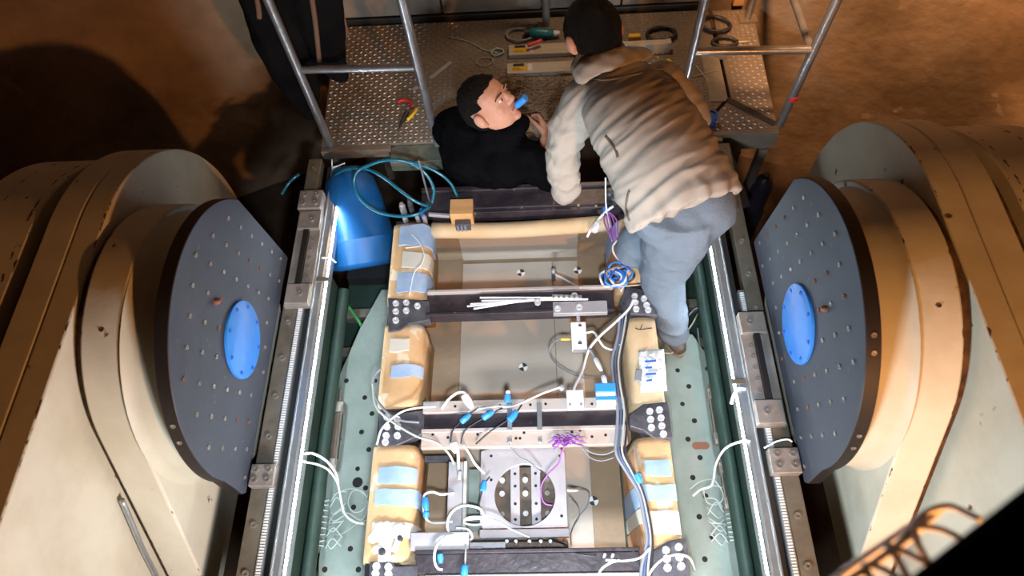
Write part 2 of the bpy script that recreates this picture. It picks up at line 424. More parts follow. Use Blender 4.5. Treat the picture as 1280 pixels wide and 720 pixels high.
# ================================================================== CENTRIFUGE ARMS
def arc(c, r, a0, a1, n):
    return [(c[0] + r * math.cos(a0 + (a1 - a0) * i / n), c[1] + r * math.sin(a0 + (a1 - a0) * i / n)) for i in range(n + 1)]
def nose(top, cy, r, y0):
    cz = top - r
    return [(y0, cz - r), ] + arc((cy, cz), r, -PI / 2, PI / 2, 48) + [(y0, top)]

HUB_C = (1.18, 0.30)
def build_arm(s, label):
    t = thing('centrifuge_arm', label, 'machine arm', (s * 1.6, 1.2, -0.74), 'two round-nosed arms of the centrifuge')
    n1 = nose(0.78, 1.42, 0.76, -2.2)
    ip = obj('arm_plate', MB().prism(n1, s * 1.462, s * 1.556), 'cream_paint', t, bevel=.006, smooth=True)
    obj('arm_plate', MB().prism(n1, s * 1.560, s * 1.672), 'cream_paint', t, bevel=.006, smooth=True)
    obj('arm_spacer', MB().prism(nose(0.70, 1.40, 0.66, -2.2), s * 1.672, s * 1.745), 'worn_edge', t)
    obj('outer_cheek', MB().prism(nose(0.76, 1.40, 0.74, -2.2), s * 1.745, s * 2.02), 'cream_paint', t, bevel=.006, smooth=True)
    # trunnion housing: round head, near flank sloping away, straight far side
    c, r = (1.20, 0.245), 0.56
    a_near = PI - 0.50
    head = arc(c, r, 0.0, a_near, 60)
    y, z = head[-1]; tx, tz = -math.sin(a_near), math.cos(a_near)
    k = (-0.30 - z) / tz if tz < 0 else 1
    tail = [(y + tx * k, -0.30)]
    prof = [(c[0] + r, -0.30)] + head + tail
    h = obj('trunnion_housing', MB().prism(prof, s * 1.285, s * 1.425), 'cream_paint', t, bevel=.008, smooth=True)
    # dark seat between housing and arm plate
    prof2 = [(c[0] + r - .03, -0.30)] + arc(c, r - .035, 0.0, a_near, 50) + [(tail[0][0] + .04, -0.30)]
    obj('bearing_seat', MB().prism(prof2, s * 1.425, s * 1.462), 'worn_edge', t)
    # hub with a flared root
    lp = [(0.515, 1.145), (0.522, 1.20), (0.525, 1.245), (0.532, 1.268), (0.548, 1.2845), (0.40, 1.2855)]
    obj('hub', MB().lathe([(rr, s * xx) for rr, xx in lp], (0, HUB_C[0] - .005, HUB_C[1] - .045), 'x', 72), 'cream_plain', t, smooth=True)
    # scratches / bolts on the housing flank
    for yy, zz in ((0.60, -0.10), (0.46, -0.05)):
        pass
    for yy in (1.0, 0.45):
        inst('bolt', BOLT['plate'], t, (s * 1.35, yy, c[1] + math.sqrt(max(r * r - (yy - c[0]) ** 2, 0)) if abs(yy - c[0]) < r else 0.0), facing((0, 0, 1))) if abs(yy - c[0]) < r else None
    return t
BOLT['plate'] = shared('bolt', capbolt(.0088, .0035), 'bolt_steel', True)
BOLT['rust'] = shared('bolt', capbolt(.0088, .0035), 'rust_bolt', True)
BOLT['rail'] = shared('bolt', capbolt(.013, .008), 'bolt_steel', True)
BOLT['white'] = shared('bolt', capbolt(.0145, .012), 'white_bolt', True)
BOLT['small'] = shared('bolt', capbolt(.006, .005), 'bolt_steel', True)
BOLT['hole'] = shared('hole', MB().lathe([(.012, 0), (.012, .0012), (.009, .0012), (.009, .0006)], (0, 0, 0), 'z', 10), 'hole_dark')
BOLT['smallhole'] = shared('hole', MB().lathe([(.006, 0), (.006, .001)], (0, 0, 0), 'z', 8), 'hole_dark')
BOLT['cap'] = shared('bolt', capbolt(.008, .005), 'cable_blue', True)
armL = build_arm(-1, 'cream-painted rounded steel arm of the machine on the left, dim brown top')
armR = build_arm(1, 'cream-painted rounded steel arm of the machine on the right, lit orange on top')
# long bright pipe lying in the gap of the left arm
p = spline([PXX(152, 625, -1.44), PXX(165, 655, -1.44), PXX(180, 690, -1.44), PXX(200, 730, -1.44), PXX(225, 790, -1.44)], 5)
obj('conduit', MB().tube(p, .010, 10), 'aluminium', armL, smooth='all')

def build_disc(s, label):
    x0 = s * 1.095; x1 = s * 1.145
    cy, cz = HUB_C; r = 0.557
    t = thing('pivot_plate', label, 'plate', (s * 1.12, cy, 0.02), 'slate-blue segment plates with a bright blue centre')
    a0 = math.asin((0.36 - cz) / r) + 0.12
    prof = [(1.735, 0.015)] + [(1.735, 0.045)] + arc((cy, cz), r, 0.52, PI + 0.16, 60) + [(0.622, 0.045), (0.635, 0.012)]
    mb = MB().prism(prof, x0, x1)
    plate = obj('disc', mb, 'slate_plate', t, bevel=.004, smooth=True)
    plate.data.materials.append(M['plate_edge'])
    for p in plate.data.polygons:
        if abs(p.normal.x) < .5: p.material_index = 1
    bc = (1.17, 0.31)
    cap = obj('centre_cap', MB().lathe([(.150, x0 + s * .004), (.158, x0 - s * .002), (.156, x0 - s * .010), (.150, x0 - s * .012)], (0, bc[0], bc[1]), 'x', 48), 'blue_cap', t, smooth=True)
    rot = facing((-s, 0, 0))
    for k in range(8):
        a = 2 * PI * k / 8 + .2
        o = inst('bolt', BOLT['cap'], cap, (0, 0, 0), rot); o.location = Vector((x0 - s * .012, bc[0] + .135 * math.cos(a), bc[1] + .135 * math.sin(a))) - world_loc(cap)
    # square grid of bolts, turned a little, kept inside the plate
    g = 0.108; ang = 0.26
    rnd = random.Random(3 if s < 0 else 5)
    for i in range(-7, 8):
        for j in range(-7, 8):
            u, v = i * g, j * g
            yy = cy + u * math.cos(ang) - v * math.sin(ang); zz = cz + u * math.sin(ang) + v * math.cos(ang)
            d = math.hypot(yy - cy, zz - cz)
            inside = (d < r - .035 and zz > .05) or (zz > .05 and zz < .25 and .68 < yy < 1.70 and abs(yy - cy) < .52)
            if not inside or math.hypot(yy - bc[0], zz - bc[1]) < .185: continue
            inst('bolt', BOLT['rust' if rnd.random() < .2 else 'plate'], t, (x0 - s * .0005, yy, zz), rot)
    # red-tipped plug
    obj('plug', MB().lathe([(.012, x0), (.012, x0 - s * .012), (.006, x0 - s * .02)], (0, 1.20 if s < 0 else 1.10, .575 if s < 0 else .57), 'x', 12), 'rust_bolt', t, smooth=True)
    for a in (2.55, 2.68) if s < 0 else (2.75, 2.87, 2.1, 2.2):
        inst('bolt', BOLT['plate'], t, (s * 1.12, cy + r * math.cos(a), cz + r * math.sin(a)), facing((0, math.cos(a), math.sin(a))))
    return t
build_disc(-1, 'slate-grey bolted segment plate with blue centre on the left arm')
build_disc(1, 'slate-grey bolted segment plate with blue centre on the right arm')

# ================================================================== SIDE RAILS OF THE BASKET + LED STRIPS
def build_rail(s, label):
    t = thing('side_rail', label, 'rail', (s * 1.0, 1.2, -.06), 'long side rails of the basket')
    obj('base_bar', MB().bx(s * 1.020, s * 1.090, .05, 2.36, -.065, -.012), 'rail_steel', t, bevel=.004)
    for i in range(13):
        yy = .16 + i * .178
        inst('bolt', BOLT['rail'], t, (s * 1.052, yy, -.012))
    st = MB(); st.bx(s * .990, s * 1.018, .05, 1.50, -.05, -.008)
    obj('scale_strip', st, 'aluminium', t, bevel=.002)
    st = MB(); k = 0
    for i in range(130):
        yy = .06 + i * .011
        st.bx(s * .995, s * 1.012, yy, yy + .006, -.009, -.004)
    o = obj('perforation', st, 'white_tape', t); o['kind'] = 'stuff'
    obj('groove_bar', MB().bx(s * .957, s * .990, .05, 2.32, -.075, -.035), 'black_groove', t)
    ch = MB(); pr = [(s * .955, -.09), (s * .955, .004), (s * .949, .004), (s * .946, -.004), (s * .922, -.004), (s * .912, -.010), (s * .905, -.022), (s * .905, -.09)]
    ch.prism(pr, .05, 2.30, 'y'); obj('light_channel', ch, 'aluminium', t, bevel=.001)
    # skirt wall of the basket below the channel
    obj('skirt', MB().bx(s * .925, s * .945, .05, 1.72 if s < 0 else 2.30, -.46, -.09), 'green_paint', t, bevel=.003)
    obj('skirt_tube', MB().cyl((s * .893, .05, -.26), (s * .893, 1.70 if s < 0 else 2.2, -.26), .030, 16), 'green_paint', t, smooth=True)
    return t
railL = build_rail(-1, 'steel side rail with a light channel along the left edge of the basket')
railR = build_rail(1, 'steel side rail with a light channel along the right edge of the basket')

def build_led(s, label):
    t = thing('led_strip', label, 'lamp', (s * .905, 1.2, -.012), 'lit white LED strips on the side rails')
    d = Vector((-s, 0, .30)).normalized(); side = Vector((0, 1, 0)); up = d
    c = Vector((s * .9035, 0, -.009))
    rot = facing(d, (0, 1, 0))
    y0, y1 = .08, 2.20
    obj('strip_tape', MB().box(c + Vector((0, (y0 + y1) / 2, 0)), (.012, y1 - y0, .002), Matrix((Vector((0, 1, 0)).cross(d), Vector((0, 1, 0)), d)).transposed()), 'white_tape', t)
    e = MB(); k = 0; yy = y0 + .006
    fr = Matrix((Vector((0, 1, 0)).cross(d), Vector((0, 1, 0)), d)).transposed()
    while yy < y1:
        e.box(c + d * .0022 + Vector((0, yy, 0)), (.0115, .0085, .005), fr); yy += .0165
    o = obj('led', e, 'led_emitter', t); o['kind'] = 'stuff'
    for yy in ((1.06,) if s > 0 else (1.62,)):
        obj('clip', MB().box(c + Vector((s * .018, yy, .006)), (.062, .024, .010), None), 'rail_steel', t, bevel=.002)
    return t
build_led(-1, 'bright white LED strip along the left side rail beside the blue drum')
build_led(1, 'bright white LED strip along the right side rail by the man in grey trousers')

# brackets bolted on the rails
def bracket(name, label, s, x0, x1, y0, y1, z1, style, grp='steel bearing brackets on the side rails'):
    t = thing(name, label, 'bracket', (s * (x0 + x1) / 2, (y0 + y1) / 2, -.012), grp)
    if style == 'block':
        obj('block', MB().bx(s * x0, s * x1, y0, y1, -.010, z1), 'bracket_steel', t, bevel=.004)
        for fx, fy in ((.25, .3), (.25, .75), (.78, .3), (.78, .75)):
            inst('bolt', BOLT['rail'], t, (s * (x0 + (x1 - x0) * fx), y0 + (y1 - y0) * fy, z1))
    else:
        obj('base', MB().bx(s * x0, s * x1, y0, y1, -.010, z1 * .45), 'bracket_steel', t, bevel=.003)
        obj('end_block', MB().bx(s * x0, s * (x1 - .012), y0, y0 + (y1 - y0) * .2, z1 * .45, z1), 'bracket_steel', t, bevel=.003)
        obj('end_block', MB().bx(s * x0, s * (x1 - .012), y1 - (y1 - y0) * .2, y1, z1 * .45, z1), 'bracket_steel', t, bevel=.003)
        obj('guide_bar', MB().bx(s * (x0 + .05), s * (x0 + .075), y0 + (y1 - y0) * .2, y1 - (y1 - y0) * .2, z1 * .45, z1 * .9), 'plate_edge', t, bevel=.002)
        for k in range(5):
            yy = y0 + (y1 - y0) * (.3 + .1 * k)
            inst('bolt', BOLT['plate'], t, (s * (x0 + .035), yy, z1 * .45))
        for yy in (y0 + (y1 - y0) * .1, y1 - (y1 - y0) * .1):
            inst('bolt', BOLT['rail'], t, (s * (x0 + .04), yy, z1))
    return t
bracket('clamp_block', 'small square clamp block at the lower corner of the left slate plate', -1, .985, 1.085, .655, .745, .035, 'block')
bracket('bearing_bracket', 'long bearing bracket with bolts between the left plate and the blue drum', -1, .955, 1.075, 1.47, 1.98, .050, 'long')
bracket('clamp_block', 'stepped clamp block at the far end of the left bearing bracket', -1, .960, 1.075, 1.99, 2.10, .060, 'block')
bracket('bearing_bracket', 'long bearing bracket with bolts beside the right slate plate', 1, .955, 1.075, .86, 1.36, .050, 'long')
bracket('clamp_block', 'square clamp block at the lower corner of the right slate plate', 1, .975, 1.090, .665, .765, .040, 'block')
# ================================================================== BASKET FLOOR
bf = thing('basket_floor', 'dark green basket floor under the soil container', 'floor pan', (0, 1.1, -.50))
obj('pan', MB().bx(-.94, .94, .0, 2.05, -.50, -.47), 'green_paint', bf)
for i, yy in enumerate((1.40, 1.62, 1.86)):
    obj('rib', MB().bx(-.92, -.63, yy, yy + .05, -.47, -.40), 'rail_steel', bf, bevel=.003)
    obj('rib', MB().bx(.63, .92, yy, yy + .05, -.47, -.40), 'rail_steel', bf, bevel=.003)
PZ = -.33
def floor_plate(s, outline, holes, label, slot=None):
    t = thing('floor_plate', label, 'plate', (s * .75, .9, PZ - .02), 'pale green perforated plates beside the container')
    obj('plate', MB().prism(outline, PZ - .02, PZ, 'z'), 'green_plate', t, bevel=.003)
    for (u, v, big) in holes:
        p = PX(u, v, PZ)
        o = inst('hole', BOLT['hole'], t, (p.x, p.y, PZ + .0002))
        k = big; o.scale = (k, k, 1)
    if slot:
        p = PX(*slot, PZ)
        pr = [(p.x + sx * .022 + .017 * math.cos(a), p.y + .017 * math.sin(a)) for sx, aa in ((1, -PI / 2), (-1, PI / 2)) for a in [aa + PI * k / 8 for k in range(9)]]
        obj('slot', MB().prism(pr, PZ, PZ + .0012, 'z'), 'rust_bolt', t)
    return t
def pl(*uv): return [tuple(PX(u, v, PZ).xy) for u, v in uv]
floor_plate(-1, [(-.615, 1.74)] + pl((477, 362), (450, 410), (427, 462), (421, 478), (398, 705), (398, 745)) + [(-.615, .33)],
    [(433, 476, 1), (469, 476, .9), (456, 497, 1), (428, 511, .9), (465, 517, 1), (452, 540, 1), (424, 549, .9), (461, 562, 1), (420, 586, .9), (447, 586, .9), (447, 603, 2.0), (457, 610, 1), (442, 634, 1), (438, 686, 1), (406, 712, 1), (448, 712, 1)],
    'pale green perforated floor plate between the left LED strip and the container')
floor_plate(1, [(.615, 1.52)] + pl((842, 415), (866, 418), (880, 438), (894, 457), (903, 505), (935, 655), (936, 690), (925, 712), (935, 745)) + [(.615, .33)],
    [(847, 463, .9), (884, 461, .9), (861, 483, 1), (890, 496, .9), (853, 505, .9), (868, 526, 1), (896, 533, 1), (860, 549, 1), (875, 572, 1), (903, 571, 1), (866, 597, 1), (882, 620, 1), (874, 646, 1), (917, 653, 1), (890, 671, 1), (881, 699, 1)],
    'pale green perforated floor plate between the right LED strip and the container', slot=(876, 557))

# ================================================================== SOIL CONTAINER
ct = thing('soil_container', 'long open soil container with padded paper-covered side walls', 'container', (0, 1.15, -.47))
Y0, Y1 = .22, 1.955
obj('side_wall', MB().bx(-.600, -.47, Y0, Y1, -.47, -.03), 'beam_black', ct)
obj('side_wall', MB().bx(.490, .600, Y0, Y1, -.47, -.03), 'beam_black', ct)
obj('end_wall', MB().bx(-.60, .60, Y1 - .06, Y1, -.47, -.06), 'beam_black', ct)
obj('bottom', MB().bx(-.60, .60, Y0, Y1, -.47, -.44), 'beam_black', ct)
# padded liner: cross-section folded over the wall
def liner_prof(s, off=0.0, a=0.0, b=1.0):
    # outline from the outer bottom over the rounded top to the inner bottom; (x,z)
    if s < 0:
        pts = [(-.612, -.325), (-.614, -.06), (-.606, -.018), (-.585, -.003), (-.54, .004), (-.50, .005), (-.46, .001), (-.435, -.012), (-.422, -.04), (-.419, -.12), (-.424, -.30)]
    else:
        pts = [(.612, -.325), (.614, -.06), (.606, -.018), (.585, -.003), (.56, .003), (.53, .004), (.50, .0), (.476, -.014), (.463, -.05), (.452, -.14), (.436, -.30)]
    P = [Vector((x, z)) for x, z in pts]
    if off:
        Q = []
        for i, p in enumerate(P):
            d = (P[min(i + 1, len(P) - 1)] - P[max(i - 1, 0)]).normalized(); n = Vector((-d.y, d.x)) * (-1 if s > 0 else 1)
            Q.append(p + n * off)
        P = Q
    # cut by x range fraction along the outline length
    L = [0]
    for i in range(1, len(P)): L.append(L[-1] + (P[i] - P[i - 1]).length)
    def at(f):
        t = f * L[-1]
        for i in range(1, len(P)):
            if t <= L[i] + 1e-9:
                k = (t - L[i - 1]) / (L[i] - L[i - 1]); return P[i - 1].lerp(P[i], k)
        return P[-1]
    out = [at(a)] + [P[i] for i in range(len(P)) if a < L[i] / L[-1] < b] + [at(b)]
    return out
def liner(s, y0, y1, m, seed, parent, name='liner'):
    rnd = random.Random(seed); n = max(4, int((y1 - y0) / .03)); vs = []; fs = []
    ph = rnd.random() * 9
    for j in range(n + 1):
        y = y0 + (y1 - y0) * j / n
        o = liner_prof(s, .0)
        for i, p in enumerate(o):
            k = noise.noise(Vector((p.x * 9, y * 7 + ph, p.y * 9))) * .006
            edge = .004 if j in (0, n) else 0
            vs.append((p.x - s * k * (1 if i > 6 else .3) , y, p.y + k - edge))
        w_in = o[-1].x; w_out = o[0].x
    m_ = len(o)
    fs = [(j * m_ + i, j * m_ + i + 1, (j + 1) * m_ + i + 1, (j + 1) * m_ + i) for j in range(n) for i in range(m_ - 1)]
    fs += [tuple(range(m_)), tuple(n * m_ + i for i in range(m_ - 1, -1, -1))]
    fs += [(j * m_, (j + 1) * m_, (j + 1) * m_ + m_ - 1, j * m_ + m_ - 1) for j in range(n)]
    mbb = MB(); mbb.add(vs, fs)
    return obj(name, mbb, m, parent, smooth='all')
def tape(s, y0, y1, m, seed, parent, a=.42, b=1.0, name='tape'):
    o = liner_prof(s, .0085, a, b); i_ = liner_prof(s, .002, a, b)
    rnd = random.Random(seed); mbb = MB(); m_ = len(o); vs = []; fs = []; n = 5
    for j in range(n + 1):
        for q in (o, i_):
            for i, p in enumerate(q):
                y = y0 + (y1 - y0) * j / n + (noise.noise(Vector((p.x * 14, p.y * 14, seed * 3.7 + (0 if j < 3 else 5)))) * .010 if j in (0, n) else 0)
                vs.append((p.x, y, p.y))
    R_ = 2 * m_
    for j in range(n):
        for i in range(m_ - 1):
            fs.append((j * R_ + i, j * R_ + i + 1, (j + 1) * R_ + i + 1, (j + 1) * R_ + i))
            fs.append((j * R_ + m_ + i + 1, j * R_ + m_ + i, (j + 1) * R_ + m_ + i, (j + 1) * R_ + m_ + i + 1))
        fs.append((j * R_, (j + 1) * R_, (j + 1) * R_ + m_, j * R_ + m_)); fs.append((j * R_ + m_ - 1, j * R_ + 2 * m_ - 1, (j + 1) * R_ + 2 * m_ - 1, (j + 1) * R_ + m_ - 1))
    for j in (0, n):
        for i in range(m_ - 1): fs.append((j * R_ + i, j * R_ + m_ + i, j * R_ + m_ + i + 1, j * R_ + i + 1))
    mbb.add(vs, fs); return obj(name, mbb, m, parent, smooth=True)
def ypx(v, s): return PX(505 if s < 0 else 815, v, 0).y
Lseg = [(372, 280), (503, 402), (640, 556), (700, 640)]
Lp = [obj('x', MB().box((0, 0, 0), (1, 1, 1)), 'liner_paper') for _ in range(0)]
l1 = liner(-1, ypx(374, -1), ypx(279, -1), 'liner_paper', 1, ct)
l2 = liner(-1, ypx(508, -1), ypx(405, -1), 'liner_paper', 2, ct)
l3 = liner(-1, .37, ypx(556, -1), 'liner_paper', 3, ct)
r1 = liner(1, ypx(352, 1), ypx(272, 1), 'liner_paper', 4, ct)
r2 = liner(1, ypx(510, 1), ypx(396, 1), 'liner_kraft', 5, ct)
r3 = liner(1, .40, ypx(546, 1), 'liner_paper', 6, ct)
sd = 1
for par, s, lst in ((l1, -1, [(308, 283, 'blue_tape', .45, .80), (336, 317, 'pale_tape', .48, .74), (366, 343, 'blue_tape', .46, 1.0)]),
                    (l2, -1, [(472, 457, 'blue_tape', .47, .66), (440, 425, 'pale_tape', .45, .56)]),
                    (l3, -1, [(605, 584, 'blue_tape', .45, .66), (632, 611, 'blue_tape', .44, .98), (672, 654, 'pale_tape', .44, 1.0)]),
                    (r1, 1, [(330, 300, 'brown_tape', .62, .98), (298, 276, 'blue_tape', .60, .9)]),
                    (r3, 1, [(595, 575, 'blue_tape', .44, .58), (632, 604, 'blue_tape', .60, 1.0), (626, 606, 'blue_tape', .42, .60), (652, 634, 'pale_tape', .62, 1.0), (668, 640, 'pale_tape', .42, .60), (690, 655, 'brown_tape', .64, 1.0), (603, 560, 'brown_tape', .66, 1.0)])):
    for v0, v1, mm, a, b in lst:
        tape(s, ypx(v0, s), ypx(v1, s), mm, sd, par, a, b); sd += 1
obj('end_sheet', MB().bx(-.295, .295, Y1 - .072, Y1 - .066, -.30, -.085), 'soil_sheet', ct)
obj('end_sheet', MB().bx(-.43, .45, Y1 - .066, Y1 - .0605, -.30, -.075), 'soil_dark', ct)
# far end roll of paper under beam
obj('end_roll', MB().tube(spline([(-.42, 1.905, -.045), (-.1, 1.895, -.05), (.2, 1.90, -.045), (.45, 1.91, -.04)], 6), .040, 14), 'liner_kraft', ct, smooth='all')
# corner brackets with bolts
def corner_bracket(poly, bolts, z=.010, th=.05):
    b = obj('corner_bracket', MB().prism([tuple(PX(u, v, z).xy) for u, v in poly], z - th, z, 'z'), 'dark_bracket', ct, bevel=.004)
    for u, v in bolts:
        p = PX(u, v, z); o = inst('bolt', BOLT['white'], b, (0, 0, 0)); o.location = Vector((p.x, p.y, z)) - world_loc(b)
corner_bracket([(485, 372), (536, 376), (538, 400), (511, 405), (500, 413), (485, 415)], [(495, 380), (508, 379), (495, 390), (508, 389), (495, 401), (522, 383)])
corner_bracket([(474, 512), (500, 516), (530, 512), (530, 542), (512, 550), (496, 557), (473, 557)], [(484, 522), (497, 525), (484, 534), (498, 534), (483, 545), (497, 545), (482, 553)])
corner_bracket([(462, 702), (488, 700), (494, 708), (522, 706), (522, 752), (460, 752)], [(471, 708), (486, 709), (470, 717), (486, 718)])
corner_bracket([(783, 358), (806, 362), (822, 394), (782, 392), (774, 380)], [(793, 371), (794, 379), (795, 387), (805, 374), (808, 382), (810, 388)])
corner_bracket([(786, 519), (804, 505), (835, 502), (841, 548), (818, 548), (804, 538), (787, 533)], [(812, 515), (813, 525), (814, 535), (824, 513), (826, 523), (827, 533), (829, 543)])
corner_bracket([(812, 690), (836, 676), (858, 672), (866, 752), (806, 752)], [(832, 688), (848, 684), (833, 699), (849, 697), (834, 710), (851, 708)])

# soil
so = obj('soil', MB().bx(-.469, .489, Y0 + .02, Y1 - .061, -.439, -.305), 'soil_dark'); tag(so, 'brown soil surface filling the open container', 'soil', kind='stuff')
sh = thing('soil_sheet', 'greyish tan sheet lying on the soil in the middle of the container', 'sheet', (0, 1.1, -.304))
obj('sheet', MB().bx(-.295, .165, Y0 + .05, 1.86, -.3045, -.298), 'soil_sheet', sh, bevel=.001)
obj('sheet', MB().bx(.168, .295, Y0 + .05, 1.86, -.3045, -.2985), 'soil_sheet', sh, bevel=.001)
obj('edge_strip', MB().bx(.425, .433, .38, .84, -.302, -.27), 'green_paint', ct)
def target(u, v, label):
    p = PX(u, v, -.296); r = .021
    t = thing('target_marker', label, 'marker', (p.x, p.y, -.298), 'round black and white survey targets on the soil')
    obj('disc', MB().cyl((p.x, p.y, -.298), (p.x, p.y, -.2955), r, 20), 'marker_white', t)
    for a in (0.25, 0.25 + PI):
        pr = [(p.x, p.y)] + [(p.x + r * .98 * math.cos(a + PI / 2 * k / 6), p.y + r * .98 * math.sin(a + PI / 2 * k / 6)) for k in range(7)]
        obj('quadrant', MB().prism(pr, -.2955, -.2948, 'z'), 'ink', t)
target(651, 341, 'round survey target on the soil in the far bay, left of the other one')
target(722, 338, 'round survey target on the soil in the far bay, nearest the man in beige')
target(654, 459, 'round survey target on the soil in the middle bay')
target(742, 626, 'round survey target right of the white plate with a round opening')

# ================================================================== CROSS BEAMS
def beam_thing(label, y, loc='cross_beam'): return thing(loc, label, 'beam', (0, y, 0), 'beams laid across the soil container')
# far end beam
b0 = beam_thing('black cross beam at the far end of the container', 2.02)
obj('web', MB().bx(-.47, .52, 1.975, 2.075, -.055, .030), 'beam_black', b0, bevel=.004)
obj('flange', MB().bx(-.47, .52, 2.075, 2.10, -.055, .045), 'beam_black', b0, bevel=.003)
obj('flange', MB().bx(-.42, .50, 1.955, 1.975, -.055, .020), 'beam_black', b0, bevel=.003)
for u, v in ((652, 259), (594, 267), (723, 257), (745, 258)):
    p = PX(u, v, .03); inst('bolt', BOLT['small'], b0, (p.x, p.y, .03))
# second beam
b1 = beam_thing('dark cross beam with white rods lying on it, second from the far end', 1.47)
obj('web', MB().bx(-.415, .43, 1.415, 1.515, -.05, .004), 'beam_black', b1, bevel=.003)
obj('flange', MB().bx(-.415, .43, 1.400, 1.416, -.05, .022), 'beam_black', b1, bevel=.003)
obj('flange', MB().bx(-.415, .43, 1.514, 1.530, -.05, .026), 'beam_white', b1, bevel=.003)
obj('end_plate', MB().bx(.155, .395, 1.385, 1.445, .004, .034), 'machined', b1, bevel=.003)
for u, v in ((672, 378), (724, 384), (718, 370), (697, 386)):
    p = PX(u, v, .034); inst('bolt', BOLT['white'], b1, (p.x, p.y, .03))
# third beam
b2 = beam_thing('cross beam with pale flanges and a dark web, third from the far end', .91)
obj('web', MB().bx(-.40, .435, .875, .955, -.05, -.002), 'beam_black', b2, bevel=.002)
obj('flange', MB().bx(-.405, .435, .948, 1.000, -.05, .016), 'beam_white', b2, bevel=.003)
obj('flange', MB().bx(-.405, .435, .862, .878, -.05, .022), 'beam_white', b2, bevel=.002)
obj('ledge', MB().bx(-.405, .435, .800, .863, -.02, .010), 'beam_tan', b2, bevel=.003)
for u, v, z in ((569, 508, .016), (625, 507, .016), (663, 506, .016), (682, 505, .016), (740, 505, .016), (541, 543, .01), (597, 543, .01), (655, 541, .01), (715, 540, .01), (725, 538, .01), (740, 546, .01), (757, 544, .01), (645, 548, .01), (650, 548, .01), (560, 547, .01)):
    p = PX(u, v, z); inst('hole', BOLT['smallhole'], b2, (p.x, p.y, z + .0002))
for u in (637, 674):
    a = PX(u, 508, .03); c = PX(u, 538, .03)
    obj('clamp_strip', MB().bx(a.x - .010, a.x + .010, c.y, a.y + .015, .018, .030), 'aluminium', b2, bevel=.002)
    d = PX(u, 552, .03); obj('clamp_strip', MB().bx(a.x - .008, a.x + .008, d.y, c.y - .03, .010, .018), 'aluminium', b2, bevel=.002)
# near beam
b3 = beam_thing('dark cross beam at the near end of the container', .35)
obj('web', MB().bx(-.40, .44, .325, .395, -.05, .004), 'beam_black', b3, bevel=.003)
obj('flange', MB().bx(-.40, .44, .395, .408, -.05, .018), 'beam_black', b3, bevel=.002)
obj('ledge', MB().bx(-.36, .44, .255, .322, -.03, .010), 'aluminium', b3, bevel=.003)
obj('foot_plate', MB().bx(-.425, -.20, .410, .475, -.03, .006), 'machined', b3, bevel=.003)
# ================================================================== PLATFORM BEHIND THE CONTAINER
pf = thing('access_platform', 'checker plate platform behind the container where tools and boxes lie', 'platform', (.17, 2.9, -.12))
deckL = [(-1.03, 2.435), (.93, 2.435), (1.12, 2.66), (1.12, 3.35), (-1.06, 3.35)]
deckR = [(.95, 2.435), (1.345, 2.435), (1.375, 3.34), (1.145, 3.34), (1.145, 2.66)]
obj('deck', MB().prism(deckL, -.02, 0, 'z'), 'tread_plate', pf, bevel=.002)
obj('deck', MB().prism(deckR, -.02, 0, 'z'), 'tread_plate', pf, bevel=.002)
def inpoly(x, y, P):
    r = False; n = len(P)
    for i in range(n):
        x0, y0 = P[i]; x1, y1 = P[(i + 1) % n]
        if (y0 > y) != (y1 > y) and x < (x1 - x0) * (y - y0) / (y1 - y0) + x0: r = not r
    return r
def treads(P):
    m = MB()
    for i in range(90):
        for j in range(40):
            x = -1.05 + i * .0275; y = 2.445 + j * .0235
            if not (inpoly(x - .012, y, P) and inpoly(x + .012, y, P) and inpoly(x, y - .008, P) and inpoly(x, y + .008, P)): continue
            if 1.015 < x < 1.135 and y > 2.62: continue
            if x > 1.09 and abs((y - 2.645) * .758 + (x - 1.12) * .652) < .028: continue
            a = .6 if (i + j) % 2 else -.6
            ca, sa = math.cos(a), math.sin(a); l, b = .0125, .0042
            q = [(l, 0), (0, b), (-l, 0), (0, -b)]
            vs = [(x + u * ca - v * sa, y + u * sa + v * ca, 0.0) for u, v in q] + [(x + (u * ca - v * sa) * .55, y + (u * sa + v * ca) * .5, .0042) for u, v in q]
            m.add(vs, [(4, 5, 6, 7), (0, 1, 5, 4), (1, 2, 6, 5), (2, 3, 7, 6), (3, 0, 4, 7)])
    return m
o = obj('tread', treads(deckL), 'tread_lozenge', pf); o['kind'] = 'stuff'
o = obj('tread', treads(deckR), 'tread_lozenge', pf); o['kind'] = 'stuff'
obj('deck_strip', MB().bx(1.03, 1.125, 2.63, 3.05, 0, .006), 'panel_steel', pf, bevel=.002)  # smooth strip on the deck, free of lozenges
obj('deck_strip', MB().bar((1.12, 2.645, .003), (1.335, 2.46, .003), .035, .006), 'black_groove', pf)  # narrow black strip slanting across the deck
obj('front_beam', MB().bx(.92, 1.35, 2.405, 2.435, -.12, .0), 'frame_steel', pf, bevel=.003)
obj('front_beam', MB().bx(-1.03, -.66, 2.395, 2.435, -.06, -.002), 'frame_steel', pf, bevel=.003)
obj('front_channel', MB().bx(-.66, -.30, 2.32, 2.434, -.09, -.015), 'frame_green', pf, bevel=.004)
obj('gusset', MB().bx(.985, 1.06, 2.375, 2.405, -.12, -.01), 'frame_steel', pf, bevel=.003)
obj('gusset', MB().prism([(.985, -.12), (1.06, -.12), (1.06, -.03)], 2.35, 2.405, 'y'), 'frame_steel', pf)
for x in (1.03, 1.16, 1.30): obj('leg', MB().bx(x - .022, x + .022, 2.39, 2.435, FLOOR_Z, -.12), 'frame_steel', pf, bevel=.003)
for x, y in ((-.98, 3.25), (1.3, 3.25), (-.98, 2.42)): obj('leg', MB().bx(x - .022, x + .022, y - .022, y + .022, FLOOR_Z, -.02), 'frame_steel', pf, bevel=.003)

